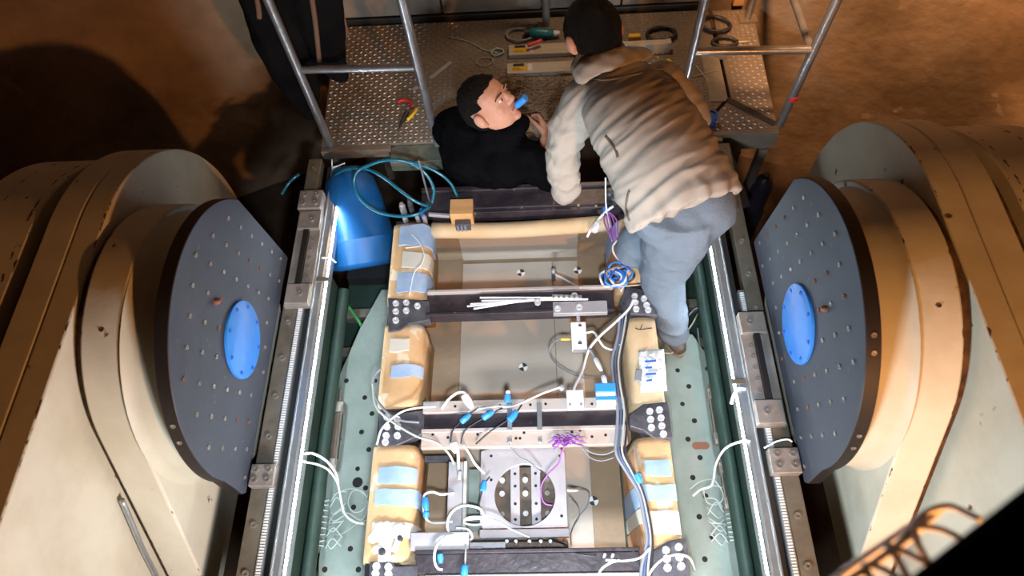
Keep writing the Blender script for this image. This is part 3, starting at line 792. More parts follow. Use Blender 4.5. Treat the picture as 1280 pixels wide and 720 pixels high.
def railing(label, posts, rails, loc):
    t = thing('guard_rail', label, 'railing', loc)
    for a, b, r in posts: obj('post', MB().tube([a, b], r, 14), 'tube_steel', t, smooth=True)
    for a, b, r in rails: obj('rail', MB().tube([a, b], r, 14), 'tube_steel', t, smooth=True)
    return t
def up(p, h): return (p[0], p[1], p[2] + h)
pA = tuple(PX(413, 181, 0)); pB = tuple(PX(547, 180, 0))
mA = PXY(377, 87, pA[1]); mB_ = PXY(518, 84, pB[1]); tA = PXY(322, -30, pA[1]); tB = PXY(492, -40, pB[1])
railing('galvanised tube guard rail on the left of the platform, dark coats hanging on it',
        [(pA, tA, .0215), (pB, tB, .0215)], [(mA, mB_, .0185), (tA, tB, .0185)], (pA[0], pA[1], 0))
pC = tuple(PX(857, 112, 0)); pD = tuple(PX(974, 156, 0))
pC = (PXY(862, 130, 2.47).x, 2.47, PXY(862, 130, 2.47).z)
mC = PXY(868, 64, 2.47); mD = PXY(1014, 62, 2.46); tC = PXY(888, -30, 2.47); tD = PXY(1060, -30, 2.46)
qD = Vector(pD) + Vector((.0, .9, 0)); 
r2_ = railing('galvanised tube guard rail on the right of the platform with a strip of red tape',
        [((mC.x - .01, 2.47, 0), tC, .0215), (pD, tD, .0215)], [(mC, mD, .0195), (mD, Vector((mD.x - .02, 3.3, mD.z)), .0185), (tC, tD, .0185)], (1.1, 2.46, 0))
q = PXY(991, 122, 2.455); obj('tape', MB().cyl(q + Vector((0, 0, -.012)), q + Vector((0, 0, .012)), .0235, 14), 'red_plastic', r2_)
a = PX(683, 33, 0); bp = thing('back_post', 'single tube post at the back edge of the platform', 'post', (a.x, a.y, 0))
obj('tube', MB().cyl((a.x, a.y, 0), (a.x - .02, a.y, 1.2), .022, 14), 'tube_steel', bp, smooth=True); obj('foot', MB().bx(a.x - .05, a.x + .05, a.y - .04, a.y + .04, 0, .012), 'frame_steel', bp)
a = PX(934, 24, 0); bp = thing('back_post', 'tube post at the far right corner of the platform', 'post', (a.x, a.y, 0))
obj('tube', MB().cyl((a.x, a.y, 0), (a.x + .0, a.y, 1.2), .020, 14), 'tube_steel', bp, smooth=True); obj('foot', MB().bx(a.x - .05, a.x + .05, a.y - .04, a.y + .03, 0, .012), 'frame_steel', bp)
# wooden post against the wall
a = PX(925, 10, 0.0)
o = obj('wall_post', MB().bx(a.x - .03, a.x + .03, a.y + .04, a.y + .08, -.02, 1.2), 'wood', bevel=.004); tag(o, 'brown wooden post leaning on the wall at the far right corner of the platform', 'post')

# dark coats on the left guard rail
def coat(name, label, spine, m, lining, n=18):
    # spine: list of (point, half width vector, half thickness)
    t = thing(name, label, 'coat', tuple(spine[-1][0]), 'dark coats hanging on the left guard rail')
    rings = []
    for i, (c, a, th) in enumerate(spine):
        rings.append((c, Vector((a.x, 0, 0)), Vector((0, th, 0))))
    mb = MB(); n_ = 40; vs = []
    for i, (c, a, b) in enumerate(rings):
        c = Vector(c); a = Vector(a)
        for k in range(n_):
            tt = 2 * PI * k / n_
            f = 1.25 + .05 * math.sin(5 * tt)
            vs.append(c + a * math.cos(tt) * (1 + .05 * math.sin(3 * i)) + b * math.sin(tt) * f)
    mm = len(rings)
    fs = [(i * n_ + k, i * n_ + (k + 1) % n_, (i + 1) * n_ + (k + 1) % n_, (i + 1) * n_ + k) for i in range(mm - 1) for k in range(n_)] + [tuple(range(n_)), tuple((mm - 1) * n_ + k for k in range(n_))]
    mb.add(vs, fs)
    me = grow(mb, .010, 4); displace(me, lambda c_, k_: 0.007 * (1 - 2.2 * abs(noise.noise(Vector((c_.x * 9 + .6 * c_.z, c_.y * 9, c_.z * 2.2))))) - .002 + .004 * noise.noise(c_ * 14))
    person_part('body', me, m, t)
    return t
def cs(u, v, y, hw, th): 
    p = PXY(u, v, y); return (p, Vector((hw * 1.4, 0, 0)), th * 1.15)
c1 = coat('hanging_coat', 'black coat hanging outside the left post of the left guard rail', [cs(318, -60, 2.56, .075, .04), cs(330, -10, 2.55, .085, .05), cs(348, 45, 2.55, .09, .05), cs(366, 90, 2.54, .08, .045), cs(380, 125, 2.53, .06, .04), cs(390, 146, 2.53, .03, .02)], 'coat_black', 'coat_lining')
c2 = coat('hanging_coat', 'black coat draped over the left guard rail, right of the corner post', [cs(392, -50, 2.58, .085, .05), cs(396, 0, 2.58, .085, .05), cs(404, 45, 2.57, .075, .05), cs(414, 80, 2.56, .05, .04), cs(430, 100, 2.55, .02, .02)], 'coat_black', 'coat_lining')
for par, pts in ((c1, [(318, -20, 2.50), (323, 10, 2.48), (324, 22, 2.48)]), (c2, [(387, -20, 2.52), (393, 20, 2.50), (397, 55, 2.50), (399, 76, 2.50)]), (c2, [(420, -20, 2.58), (428, 20, 2.58), (434, 45, 2.58)])):
    obj('lining_edge', MB().tube(spline([PXY(*q) for q in pts], 5), .012, 8), 'coat_lining', par, smooth='all')
# stacked dark planks on the floor far left
for k in range(6):
    a = PX(285 + k * 4, 205 - k * 15, -1.1 + k * .05); b = PX(390, 160 - k * 9, -1.1 + k * .05)
    o = obj('plank', MB().bar(a, b, .11, .03), 'plank_dark', bevel=.003)
    tag(o, ['lowest dark plank nearest the left arm in the shadow left of the platform', 'dark plank second from the left arm in the shadow', 'dark plank third from the left arm in the shadow', 'dark plank fourth from the left arm in the shadow', 'dark plank fifth from the left arm in the shadow', 'dark plank farthest from the left arm by the coats'][k], 'plank', 'dark planks in the shadow left of the platform')

# ---------------------------------------------------------------- things on the platform
def power_box(label, u0, v0, u1, v1, h, name='power_supply'):
    a = PX(u0, v1, 0); b = PX(u1, v1, 0); c = PX(u0, v0, h)
    y0, y1 = a.y, c.y
    t = thing(name, label, 'box', ((a.x + b.x) / 2, (y0 + y1) / 2, 0), 'long pale boxes on the platform')
    obj('case', MB().bx(a.x, b.x, y0, y1, 0, h), 'case_beige', t, bevel=.004)
    return t, a, b, y0, y1
t, a, b, y0, y1 = power_box('long pale box with a yellow label, nearer the kneeling man', 634, 79, 735, 97, .030)
L = b.x - a.x
for tt, dy in ((t, 0),):
    obj('label', MB().bx(a.x + .025, a.x + .115, y0 + .015, y1 - .03, .030, .0315), 'label_yellow', tt); obj('label', MB().bx(a.x + .115, a.x + .14, y0 + .015, y1 - .012, .030, .0312), 'label_white', tt)
    obj('handle', MB().bx(a.x + .035, a.x + .095, y1 - .028, y1 - .012, .030, .036), 'black_plastic', tt, bevel=.002)
    obj('lettering', MB().bx(a.x + .03, a.x + .085, y0 + .022, y0 + .026, .0315, .032), 'ink', tt)
    obj('lettering', MB().bx(a.x + .03, a.x + .07, y0 + .034, y0 + .037, .0315, .032), 'ink', tt)
t2_, a, b, y0, y1 = power_box('long pale box with a yellow label, the farther of the two beside the blue-green tool', 636, 56, 735, 74, .030)
obj('label', MB().bx(a.x + .025, a.x + .115, y0 + .015, y1 - .03, .030, .0315), 'label_yellow', t2_); obj('label', MB().bx(a.x + .115, a.x + .14, y0 + .015, y1 - .012, .030, .0312), 'label_white', t2_)
obj('handle', MB().bx(a.x + .035, a.x + .095, y1 - .028, y1 - .012, .030, .036), 'black_plastic', t2_, bevel=.002)
obj('lettering', MB().bx(a.x + .03, a.x + .085, y0 + .022, y0 + .026, .0315, .032), 'ink', t2_)
t3_, a, b, y0, y1 = power_box('long pale box behind the head of the man in beige', 760, 52, 838, 70, .07)
obj('cap', MB().bx(b.x - .03, b.x, y0 - .002, y1 + .002, .0, .073), 'case_beige', t3_, bevel=.004)
o = obj('yellow_clip', MB().box(PX(793, 46, .02), (.07, .03, .03)), 'yellow_plastic', bevel=.008); tag(o, 'yellow plastic clip on the platform right of the bent head', 'clip')
o = obj('yellow_clip', MB().box(PX(838, 80, .015), (.03, .07, .02), Matrix.Rotation(.5, 3, 'Z')), 'yellow_plastic', bevel=.006); tag(o, 'yellow plastic clip with a white end beside the beige shoulder', 'clip')
# teal cordless tool
a = PX(662, 41, .03); b = PX(692, 42, .03)
t = thing('hand_tool', 'blue-green hand tool behind the two yellow-labelled boxes', 'tool', (a.x, a.y, 0))
obj('grip', MB().tube([a, a.lerp(b, .3), a.lerp(b, .7), b], [.025, .03, .026, .02], 12), 'teal_plastic', t, smooth='all')
obj('nose', MB().tube([b, b + Vector((.035, 0, 0))], [.02, .012], 12), 'label_white', t, smooth=True)
obj('tail', MB().tube([a + Vector((-.03, 0, 0)), a], [.026, .026], 12), 'black_plastic', t, smooth=True)
a = PX(660, 57, .062); o = obj('red_marker', MB().tube([a, a + Vector((.075, .03, .004))], [.011, .012], 10), 'red_plastic', smooth=True); tag(o, 'red marker lying on the farther yellow-labelled box', 'marker')
# grey metal strip
a = PX(538, 98, .004); b = PX(564, 77, .004)
o = obj('metal_strip', MB().bar(a, b, .022, .004), 'machined', bevel=.001); tag(o, 'pale narrow metal strip lying on the checker plate near the left guard rail', 'strip')
a = PX(516, 113, .004); b = PX(522, 108, .004)
o = obj('metal_scrap', MB().bar(a, b, .02, .004), 'machined', bevel=.001); tag(o, 'small pale metal scrap on the checker plate by the guard rail post', 'scrap')
# pliers
t = thing('pliers', 'pliers with red and yellow handles lying on the checker plate', 'tool', tuple(PX(508, 140, 0)))
obj('handle', MB().tube(spline([PX(497, 128, .012), PX(503, 125, .014), PX(512, 127, .014), PX(516, 134, .012)], 5), .0085, 8), 'red_plastic', t, smooth='all')
obj('handle', MB().tube(spline([PX(521, 136, .012), PX(517, 142, .014), PX(509, 150, .012)], 5), .0095, 8), 'yellow_plastic', t, smooth='all')
obj('jaw', MB().tube([PX(509, 140, .012), PX(504, 150, .012), PX(499, 160, .012)], [.013, .011, .004], 8), 'black_plastic', t, smooth=True)
# tape roll
p = PX(886, 153, 0)
t = thing('tape_roll', 'roll of blue tape standing on the platform beside the beige jacket', 'tape', (p.x, p.y, 0))
obj('tape', MB().lathe([(.036, 0), (.036, .06), (.026, .06), (.026, .052)], (p.x, p.y, 0), 'z', 28), 'cable_blue', t, smooth=True)
obj('core', MB().lathe([(.026, .03), (.026, .0605), (.024, .0605), (.024, .032)], (p.x, p.y, 0), 'z', 28), 'black_plastic', t, smooth=True)
# cable coils and loose wire
def coil(name, label, c, R_, r, turns, m, seed, squash=.8, cat='cable', grp=None):
    rnd = random.Random(seed); pts = []
    for i in range(int(turns * 14) + 1):
        a = 2 * PI * i / 14; rr = R_ * (1 + .18 * math.sin(i * .9 + seed) * rnd.random())
        pts.append((c.x + rr * math.cos(a), c.y + rr * squash * math.sin(a), c.z + r + .004 * (i / 14) + .006 * rnd.random()))
    o = obj(name, MB().tube(spline(pts, 3), r, 6), m, smooth='all'); tag(o, label, cat, grp); return o
coil('cable_coil', 'dark cable coil right of the pale box behind the bent head', PX(826, 46, 0), .075, .008, 4, 'cable_black', 1)
coil('cable_coil', 'grey cable coil left of the blue-green tool', PX(650, 46, 0), .07, .006, 2.5, 'cable_grey', 2)
coil('cable_coil', 'black cable heap at the far right of the platform by the guard rail', PX(893, 34, 0), .08, .008, 4, 'cable_black', 3)
coil('cable_coil', 'black cable bundle under the right guard rail', PX(905, 56, 0), .07, .009, 3, 'cable_black', 4, .5)
coil('wire_loop', 'thin pale wire loop on the checker plate', PX(606, 78, 0), .05, .0025, 1.2, 'cable_pale', 5, .6)
coil('wire_loop', 'small knot of pale wire left of the nearer yellow-labelled box', PX(622, 67, 0), .035, .004, 2.5, 'cable_pale', 6, .7)
def loose(name, label, uvz, r, m, cat='cable', grp=None, sub=6):
    o = obj(name, MB().tube(spline([PX(*q) for q in uvz], sub), r, 6), m, smooth='all'); tag(o, label, cat, grp); return o
loose('pale_rod', 'short pale rod on the checker plate left of the wooden post', [(918, 53, .01), (936, 52, .01)], .006, 'case_beige', 'rod')
loose('wire', 'thin wire crossing the checker plate toward the knot of pale wire', [(560, 46, .006), (585, 52, .006), (605, 62, .008), (622, 66, .01)], .003, 'cable_pale')
loose('wire', 'thin pale wire on the checker plate right of the man in beige', [(870, 82, .006), (878, 92, .006), (886, 102, .006)], .003, 'cable_pale')
loose('wire', 'thin pale wire lying crosswise under the right guard rail', [(866, 96, .006), (884, 91, .008), (902, 87, .006)], .003, 'cable_pale')
p = PX(902, 72, 0); t = thing('metal_fitting', 'shiny metal fitting under the right guard rail', 'fitting', (p.x, p.y, 0))
obj('body', MB().lathe([(.018, 0), (.018, .02), (.012, .03)], (p.x, p.y, 0), 'z', 12), 'machined', t, smooth=True); obj('spout', MB().cyl((p.x, p.y, .012), (p.x - .04, p.y + .01, .012), .008, 8), 'machined', t)
# heap of fine wire in front of the boxes (nobody could count it)
rnd = random.Random(11); mb = MB()
for k in range(150):
    u = rnd.uniform(632, 712); v = rnd.uniform(100, 150) if u > 655 else rnd.uniform(100, 118)
    c = PX(u, v, .01 + .05 * rnd.random()); pts = []; a0 = rnd.uniform(0, 6.3); R_ = rnd.uniform(.03, .09)
    for i in range(6):
        a = a0 + i * .7; pts.append((c.x + R_ * math.cos(a), c.y + R_ * .6 * math.sin(a), max(.004, c.z + .015 * math.sin(i * 1.7 + k))))
    mb.tube(spline(pts, 2), .0022, 4, False)
o = obj('wire_heap', mb, 'cable_brown'); tag(o, 'brown tangle of fine wire on the platform in front of the boxes', 'wire', kind='stuff')

# blue drum, leaning away from the container
P0 = PX(456, 331, -.29); P1 = PX(435, 213, -.02)
dr = thing('blue_drum', 'tall blue plastic drum beside the left LED strip', 'drum', (P0.x, P0.y, -.47))
ax = (P1 - P0).normalized()
prof = [(-.03, .11), (-.012, .150), (.02, .163), (.25, .163), (.27, .167), (.29, .160), (.70, .136), (.90, .112), (.96, .085), (.965, .05)]
Ld = (P1 - P0).length
m = MB(); m.tube([P0 + ax * (f * Ld) for f, r in prof], [r * 1.10 for f, r in prof], 48); obj('body', m, 'barrel_blue', dr, smooth=True)
m = MB(); m.tube([P0 + ax * (f * Ld) for f in (.955, 1.0, 1.03)], [.085, .085, .06], 32); obj('lid', m, 'barrel_blue', dr, smooth=True)
obj('foot', MB().bx(P0.x - .12, P0.x + .12, P0.y - .02, P0.y + .10, -.47, P0.z - .10), 'black_plastic', dr)
# ================================================================== INSTRUMENTS ON THE CONTAINER
zp = -.045
a = PX(601, 561, zp); b = PX(710, 659, zp); c = PX(656, 618, zp)
x0, x1, y1, y0 = a.x, b.x, a.y, b.y
ap = thing('actuator_plate', 'square white-silver plate with a large round opening in the near bay', 'machine', ((x0 + x1) / 2, (y0 + y1) / 2, -.25))
# plate with round hole
n = 48; R_ = .121; vs = []; fs = []; cx, cy = c.x, c.y
outer = []
for k in range(n):
    t = 2 * PI * k / n + PI / 4; dx, dy = math.cos(t), math.sin(t)
    s_ = 1e9
    if dx > 1e-9: s_ = min(s_, (x1 - cx) / dx)
    if dx < -1e-9: s_ = min(s_, (x0 - cx) / dx)
    if dy > 1e-9: s_ = min(s_, (y1 - cy) / dy)
    if dy < -1e-9: s_ = min(s_, (y0 - cy) / dy)
    outer.append((cx + dx * s_, cy + dy * s_))
for z in (zp, zp - .018):
    vs += [(x, y, z) for x, y in outer] + [(cx + R_ * math.cos(2 * PI * k / n + PI / 4), cy + R_ * math.sin(2 * PI * k / n + PI / 4), z) for k in range(n)]
for k in range(n):
    q = (k + 1) % n
    fs += [(k, q, n + q, n + k), (2 * n + k, 3 * n + k, 3 * n + q, 2 * n + q), (k, 2 * n + k, 2 * n + q, q), (n + k, n + q, 3 * n + q, 3 * n + k)]
mb = MB(); mb.add(vs, fs); obj('plate', mb, 'machined', ap, bevel=.002, smooth=True)
for u in (644, 670):
    p = PX(u, 620, zp - .03)
    bar = obj('bar', MB().bx(p.x - .019, p.x + .019, cy - .15, cy + .145, zp - .045, zp - .03), 'machined', ap, bevel=.002)
    for yy in (-.09, -.03, .04, .09): inst('hole', BOLT['smallhole'], bar, (p.x, cy + yy, zp - .0298))
for u, m_ in ((628, 'brown_block'), (657, 'brown_block'), (684, 'brown_block')):
    p = PX(u, 620, zp - .09)
    obj('block', MB().bx(p.x - .036, p.x + .036, cy - .14, cy + .13, zp - .16, zp - .08), m_, ap, bevel=.003)
    for k in (-.06, .02, .075):
        o = inst('bolt', BOLT['white'] if (u == 628 and k > 0) or u == 657 else BOLT['rail'], ap, (p.x, cy + k, zp - .08)); o.scale = (.8, .8, 1)
for u, v in ((614, 600), (614, 570), (700, 570), (702, 645)):
    p = PX(u, v, zp); inst('hole', BOLT['smallhole'], ap, (p.x, p.y, zp + .0003))
# front flange, box and pillars
obj('flange', MB().bx(x0 + .0, x1 + .005, y0 - .036, y0 - .004, zp - .02, zp + .004), 'machined', ap, bevel=.002)
obj('body', MB().bx(x0 - .05, x1, y0 - .115, y0 - .04, zp - .20, zp - .06), 'brown_block', ap, bevel=.004)
obj('gusset', MB().prism([(x0 - .06, zp - .03), (x0 + .10, zp - .03), (x0 + .10, zp - .07), (x0 - .04, zp - .10)], y0 - .07, y0 - .045, 'y'), 'machined', ap, bevel=.002)
for u in (634, 645, 662, 676, 688):
    p = PX(u, 676, zp - .02); obj('stud', MB().cyl((p.x, p.y - .004, zp - .09), (p.x, p.y - .004, zp - .005), .007, 8), 'plug_white', ap, smooth=True)
for x in (x0 + .01, x1 - .02):
    obj('leg', MB().bx(x, x + .02, y1 - .03, y1 - .01, -.298, zp - .018), 'machined', ap)
    obj('leg', MB().bx(x, x + .02, y0 + .0, y0 + .02, -.298, zp - .018), 'machined', ap)
# left frame (pale channel box)
a = PX(561, 577, -.06); b = PX(577, 683, -.06); d = PX(600, 652, -.06)
fr = thing('channel_stand', 'pale upright channel frame left of the plate with the round opening', 'frame', (a.x, b.y, -.298))
obj('channel', MB().bx(a.x, b.x - .002, b.y, a.y, -.298, -.06), 'machined', fr, bevel=.003)
obj('inner_plate', MB().bx(b.x, d.x + .002, d.y - .02, a.y - .01, -.16, -.15), 'green_plate', fr, bevel=.002)
obj('strip', MB().bx(b.x, b.x + .014, b.y, a.y, -.298, -.055), 'cable_pale', fr, bevel=.002)
obj('foot', MB().bx(a.x, d.x + .01, b.y - .06, b.y - .002, -.10, -.06), 'machined', fr, bevel=.003)
obj('end_block', MB().bx(b.x + .01, d.x - .01, b.y - .05, b.y - .012, -.06, -.035), 'bracket_steel', fr, bevel=.003)
p = PX(566, 560, -.08)
obj('top_bar', MB().bx(-.42, a.x, p.y - .03, p.y - .005, -.20, -.17), 'dark_bracket', fr, bevel=.002)
# white foam lump and black knob on the near end of the left liner
p = PX(483, 672, .01); t = thing('foam_wrap', 'crumpled white tape wrap on the near end of the left padded wall', 'wrap', (p.x, p.y, .004))
rnd = random.Random(4); mb = MB()
for k in range(9): mb.ball((p.x + rnd.uniform(-.05, .05), p.y + rnd.uniform(-.05, .04), .012), (rnd.uniform(.02, .04), rnd.uniform(.015, .03), .012), 8, 6, Matrix.Rotation(rnd.random() * 3, 3, 'Z'))
obj('wrap', mb, 'white_tape', t)
q = PX(478, 690, .02); obj('knob', MB().lathe([(.014, .006), (.014, .03), (.008, .036)], (q.x, q.y, 0), 'z', 12), 'ink', t, smooth=True)
q = PX(500, 673, .02); obj('knob', MB().lathe([(.010, .006), (.010, .026), (.006, .03)], (q.x, q.y, 0), 'z', 12), 'ink', t, smooth=True)
q0 = PX(484, 698, .012); obj('tab', MB().bx(q0.x - .035, q0.x + .03, q0.y - .012, q0.y + .012, .006, .018), 'white_tape', t, bevel=.002)
obj('tab', MB().bar(PX(492, 690, .016), PX(500, 668, .016), .022, .008), 'white_tape', t, bevel=.002)

# wood block with a dark connector at the far end
p = PX(576, 270, .045)
t = thing('wood_block', 'orange wooden block clamped on the far cross beam', 'block', (p.x, p.y, .0))
a = PX(562, 266, .075); b = PX(591, 248, .075)
obj('block', MB().bx(a.x, b.x, a.y - .01, b.y, -.02, .075), 'wood', t, bevel=.003)
p0 = a.y - .014
obj('connector', MB().bx(a.x + .022, b.x - .014, p0 - .030, p0, -.075, .035), 'dark_bracket', t, bevel=.003)
for k in range(3): obj('rib', MB().bx(a.x + .030 + k * .018, a.x + .038 + k * .018, p0 - .034, p0 - .030, -.065, .028), 'cable_grey', t)
# fittings at the far left corner
t = thing('valve_block', 'cluster of small pipe fittings at the far left corner of the container', 'fitting', tuple(PX(516, 265, -.0)))
for u, v, z, r, h, m_ in ((504, 262, .0, .016, .05, 'machined'), (514, 260, 0, .014, .07, 'dark_bracket'), (506, 272, 0, .013, .035, 'machined'), (528, 268, 0, .014, .04, 'cable_blue'), (536, 262, 0, .018, .05, 'dark_bracket'), (522, 273, 0, .011, .03, 'machined'), (531, 274, 0, .012, .03, 'machined')):
    p = PX(u, v, z); obj('fitting', MB().lathe([(r, -.03), (r, h * .6), (r * .6, h * .62), (r * .6, h)], (p.x, p.y, 0), 'z', 10), m_, t, smooth=True)
p = PX(545, 262, .03); obj('arm', MB().bar(PX(536, 268, .03), PX(562, 270, .03), .014, .02), 'machined', t, bevel=.002)
p = PX(538, 256, .0); t = thing('thin_rod', 'thin upright steel rod rising at the far left corner of the container', 'rod', (p.x, p.y, 0))
obj('rod', MB().cyl((p.x, p.y, 0), (p.x, p.y, .34), .005, 8), 'tube_steel', t, smooth=True)
p = PX(413, 205, 0); obj_ = obj('thin_rod', MB().tube([PX(415, 199, .03), PX(415, 210, .0), PX(431, 204, .0), PX(431, 212, -.02)], .006, 8), 'tube_steel', smooth=True); tag(obj_, 'bent thin steel wire hook at the lid of the blue drum', 'hook')

# sensors, connectors
def sensor(u, v, z, label, h=.075, lean=0.0):
    p = PX(u, v, z); t = thing('sensor_post', label, 'sensor', (p.x, p.y, z - h))
    obj('post', MB().bx(p.x - .010, p.x + .010, p.y - .008, p.y + .008, z - h, z - .012), 'dark_bracket', t, bevel=.002)
    obj('head', MB().lathe([(.013, z - .016), (.013, z), (.007, z + .006)], (p.x, p.y, 0), 'z', 10), 'machined', t, smooth=True)
    return t
sensor(692, 338, -.20, 'small dark sensor post with a pale head standing in the far bay', .10)
sensor(702, 484, .05, 'dark sensor post on the pale-flanged beam, left of the white connector box', .045)
p = PX(702, 500, .03); 
def conn_box(u0, v0, u1, v1, z0, z1, name, label, m_, top=None):
    a = PX(u0, v1, z1); b = PX(u1, v0, z1)
    t = thing(name, label, 'connector', ((a.x + b.x) / 2, (a.y + b.y) / 2, z0), 'white connector boxes on the instruments')
    obj('housing', MB().bx(a.x, b.x, a.y, b.y, z0, z1), m_, t, bevel=.003)
    return t, a, b
t, a, b = conn_box(709, 487, 729, 510, .016, .05, 'connector_box', 'clear white connector box on the pale-flanged beam, between the dark post and the blue-topped one', 'plug_white')
for k in range(3): obj('pin', MB().bx(a.x + .012 + k * .016, a.x + .018 + k * .016, b.y, b.y + .014, .03, .04), 'machined', t)
for k in range(2): obj('screw', MB().cyl((a.x + .012 + k * (b.x - a.x - .024), a.y + .014, .05), (a.x + .012 + k * (b.x - a.x - .024), a.y + .014, .0535), .006, 8), 'cable_grey', t)
t, a, b = conn_box(746, 487, 769, 506, .016, .05, 'connector_box', 'white connector box with a bright blue top edge near the right padded wall', 'plug_white')
obj('latch', MB().bx(a.x - .002, b.x + .002, b.y - .012, b.y + .028, .03, .058), 'plug_blue', t, bevel=.003)
obj('latch', MB().bx(a.x - .002, b.x + .002, a.y + .018, a.y + .034, .045, .054), 'plug_blue', t, bevel=.002)
t, a, b = conn_box(715, 402, 732, 436, -.045, -.01, 'connector_box', 'white connector hanging in the middle bay under the second beam', 'plug_white')
obj('hole', MB().cyl(PX(725, 407, -.0095), PX(725, 407, -.008), .008, 10), 'ink', t); obj('hole', MB().cyl(PX(725, 429, -.0095), PX(725, 429, -.008), .009, 10), 'ink', t)
obj('stem', MB().cyl(PX(723, 402, -.02), PX(722, 385, .0), .009, 8), 'machined', t, smooth=True); obj('collar', MB().bx(PX(716, 430, -.03).x, PX(732, 430, -.03).x, a.y - .01, a.y + .004, -.04, -.015), 'machined', t)
# white rods on the second beam
for k, (q0, q1, lab) in enumerate((((584, 383), (716, 371), 'long white rod on the second beam, lowest end at left'), ((588, 380), (727, 372), 'long white rod on the second beam, middle of the bundle'), ((602, 376), (735, 374), 'white rod on the second beam, upper left end'), ((600, 372), (712, 372), 'white rod along the far edge of the second beam'), ((592, 386), (660, 375), 'short white rod slanting across the second beam'))):
    o = obj('white_rod', MB().tube([PX(*q0, .012 + .004 * k), PX(*q1, .03 + .003 * k)], .0045, 8), 'plug_white', smooth=True); tag(o, lab, 'rod', 'white rods lying on the second beam')
t = thing('pin_comb', 'metal comb strip along the right end of the second beam', 'strip', tuple(PX(710, 371, .03)))
obj('strip', MB().bar(PX(690, 370, .04), PX(727, 371, .04), .014, .010), 'machined', t, bevel=.002)
for k in range(6): p = PX(692 + k * 6.5, 371, .047); inst('bolt', BOLT['small'], t, (p.x, p.y, .045))

# plastic packet on the right padded wall
t = thing('plastic_packet', 'crumpled clear plastic packet with dark print on the right padded wall', 'packet', tuple(PX(815, 466, .006)))
mb = MB(); nx, ny = 10, 16
c00, c10, c11, c01 = [PX(u, v, .012) for u, v in ((801, 490), (834, 488), (830, 436), (798, 438))]
vs = []
for i in range(nx + 1):
    for j in range(ny + 1):
        fx, fy = i / nx, j / ny; p = c00.lerp(c10, fx).lerp(c01.lerp(c11, fx), fy)
        vs.append((p.x, p.y, .010 + .010 * noise.noise(Vector((fx * 5, fy * 8, 2.3))) + .012 * (math.sin(PI * fx) * math.sin(PI * fy)) ** .5))
m_ = ny + 1; fs = [(i * m_ + j, (i + 1) * m_ + j, (i + 1) * m_ + j + 1, i * m_ + j + 1) for i in range(nx) for j in range(ny)]
o_ = len(vs); vs2 = [(x, y, .005) for x, y, z in vs]; mb.add(vs + vs2, fs + [tuple(o_ + k for k in reversed(f)) for f in fs] +
    [(i * m_, i * m_ + o_, (i + 1) * m_ + o_, (i + 1) * m_) for i in range(nx)] + [(i * m_ + ny, (i + 1) * m_ + ny, (i + 1) * m_ + ny + o_, i * m_ + ny + o_) for i in range(nx)] +
    [(j, j + 1, j + 1 + o_, j + o_) for j in range(ny)] + [(nx * m_ + j, nx * m_ + j + o_, nx * m_ + j + 1 + o_, nx * m_ + j + 1) for j in range(ny)])
obj('bag', mb, 'packet_plastic', t, smooth='all')
obj('contents', MB().bar(PX(797, 477, .012), PX(799, 462, .012), .028, .014), 'cable_grey', t, bevel=.004)
for k in range(4): obj('print', MB().bar(PX(806 + k * .6, 452 + k * 8, .030), PX(820 - (k % 2) * 5, 451 + k * 8, .030), .008, .002), 'cable_blue', t)
# pen mark on the right liner
o = obj('pen_mark', MB().tube(spline([PX(794, 410, .006), PX(800, 412, .006), PX(808, 411, .006), PX(815, 410, .006)], 4), .0022, 6).tube([PX(803, 406, .006), PX(800, 412, .006)], .002, 6), 'ink', ct)

# ================================================================== CABLES
NC = {}
def cable(name, label, pts, r, m_, plugs=(), grp=None, sub=6, cat='cable'):
    # pts: (u, v, z); plugs: (u, v, z, u2, v2, z2, radius, material)
    r = r * .74
    P = spline([PX(*q) for q in pts], sub)
    if not plugs:
        o = obj(name, MB().tube(P, r, 7), m_, smooth='all'); tag(o, label, cat, grp); return o
    t = thing(name, label, cat, tuple(P[0]), grp)
    obj('sheath', MB().tube(P, r, 7), m_, t, smooth='all')
    for q in plugs:
        a, b = PX(*q[0:3]), PX(*q[3:6])
        obj('connector', MB().tube([a, a.lerp(b, .1), a.lerp(b, .6), b], [q[6] * .7, q[6], q[6], q[6] * .6], 10), q[7], t, smooth=True)
    return t
cw, cg, cb = 'cable_white', 'cable_grey', 'cable_black'
pb, pw = 'plug_blue', 'plug_white'
cable('white_cable', 'thick white cable arching over the left end of the pale-flanged beam', [(552, 511, .02), (560, 500, .04), (572, 491, .06), (582, 492, .06), (588, 505, .04)], .008, cw, [(580, 493, .06, 590, 510, .03, .018, pw)])
cable('white_cable', 'white cable running from the left corner bracket down into the near bay', [(466, 480, .0), (470, 508, .03), (490, 527, .03), (520, 545, .03), (545, 553, .02), (560, 566, -.02), (568, 580, -.05)], .007, 'cable_pale')
cable('white_cable', 'white cable curling over the left bracket onto the left padded wall', [(471, 556, .0), (478, 535, .03), (500, 516, .03), (520, 510, .03), (545, 508, .03)], .006, cw)
cable('grey_cable', 'grey cable hanging over the left edge beside the middle padded section', [(476, 461, .0), (468, 470, .0), (467, 490, .0), (480, 512, .02), (500, 525, .02), (524, 528, .02)], .007, cg)
cable('grey_cable', 'dark cable with a blue plug at the left end of the dark web', [(563, 552, .02), (566, 538, .03), (575, 528, .03), (584, 519, .03), (598, 510, .03)], .0045, cb, [(576, 528, .035, 588, 518, .035, .013, pb)])
cable('grey_cable', 'dark cable with a blue plug left of the two clamp strips', [(575, 560, .0), (580, 540, .03), (592, 530, .035), (606, 522, .035), (628, 510, .035)], .0045, cb, [(603, 523, .04, 617, 514, .04, .014, pb)])
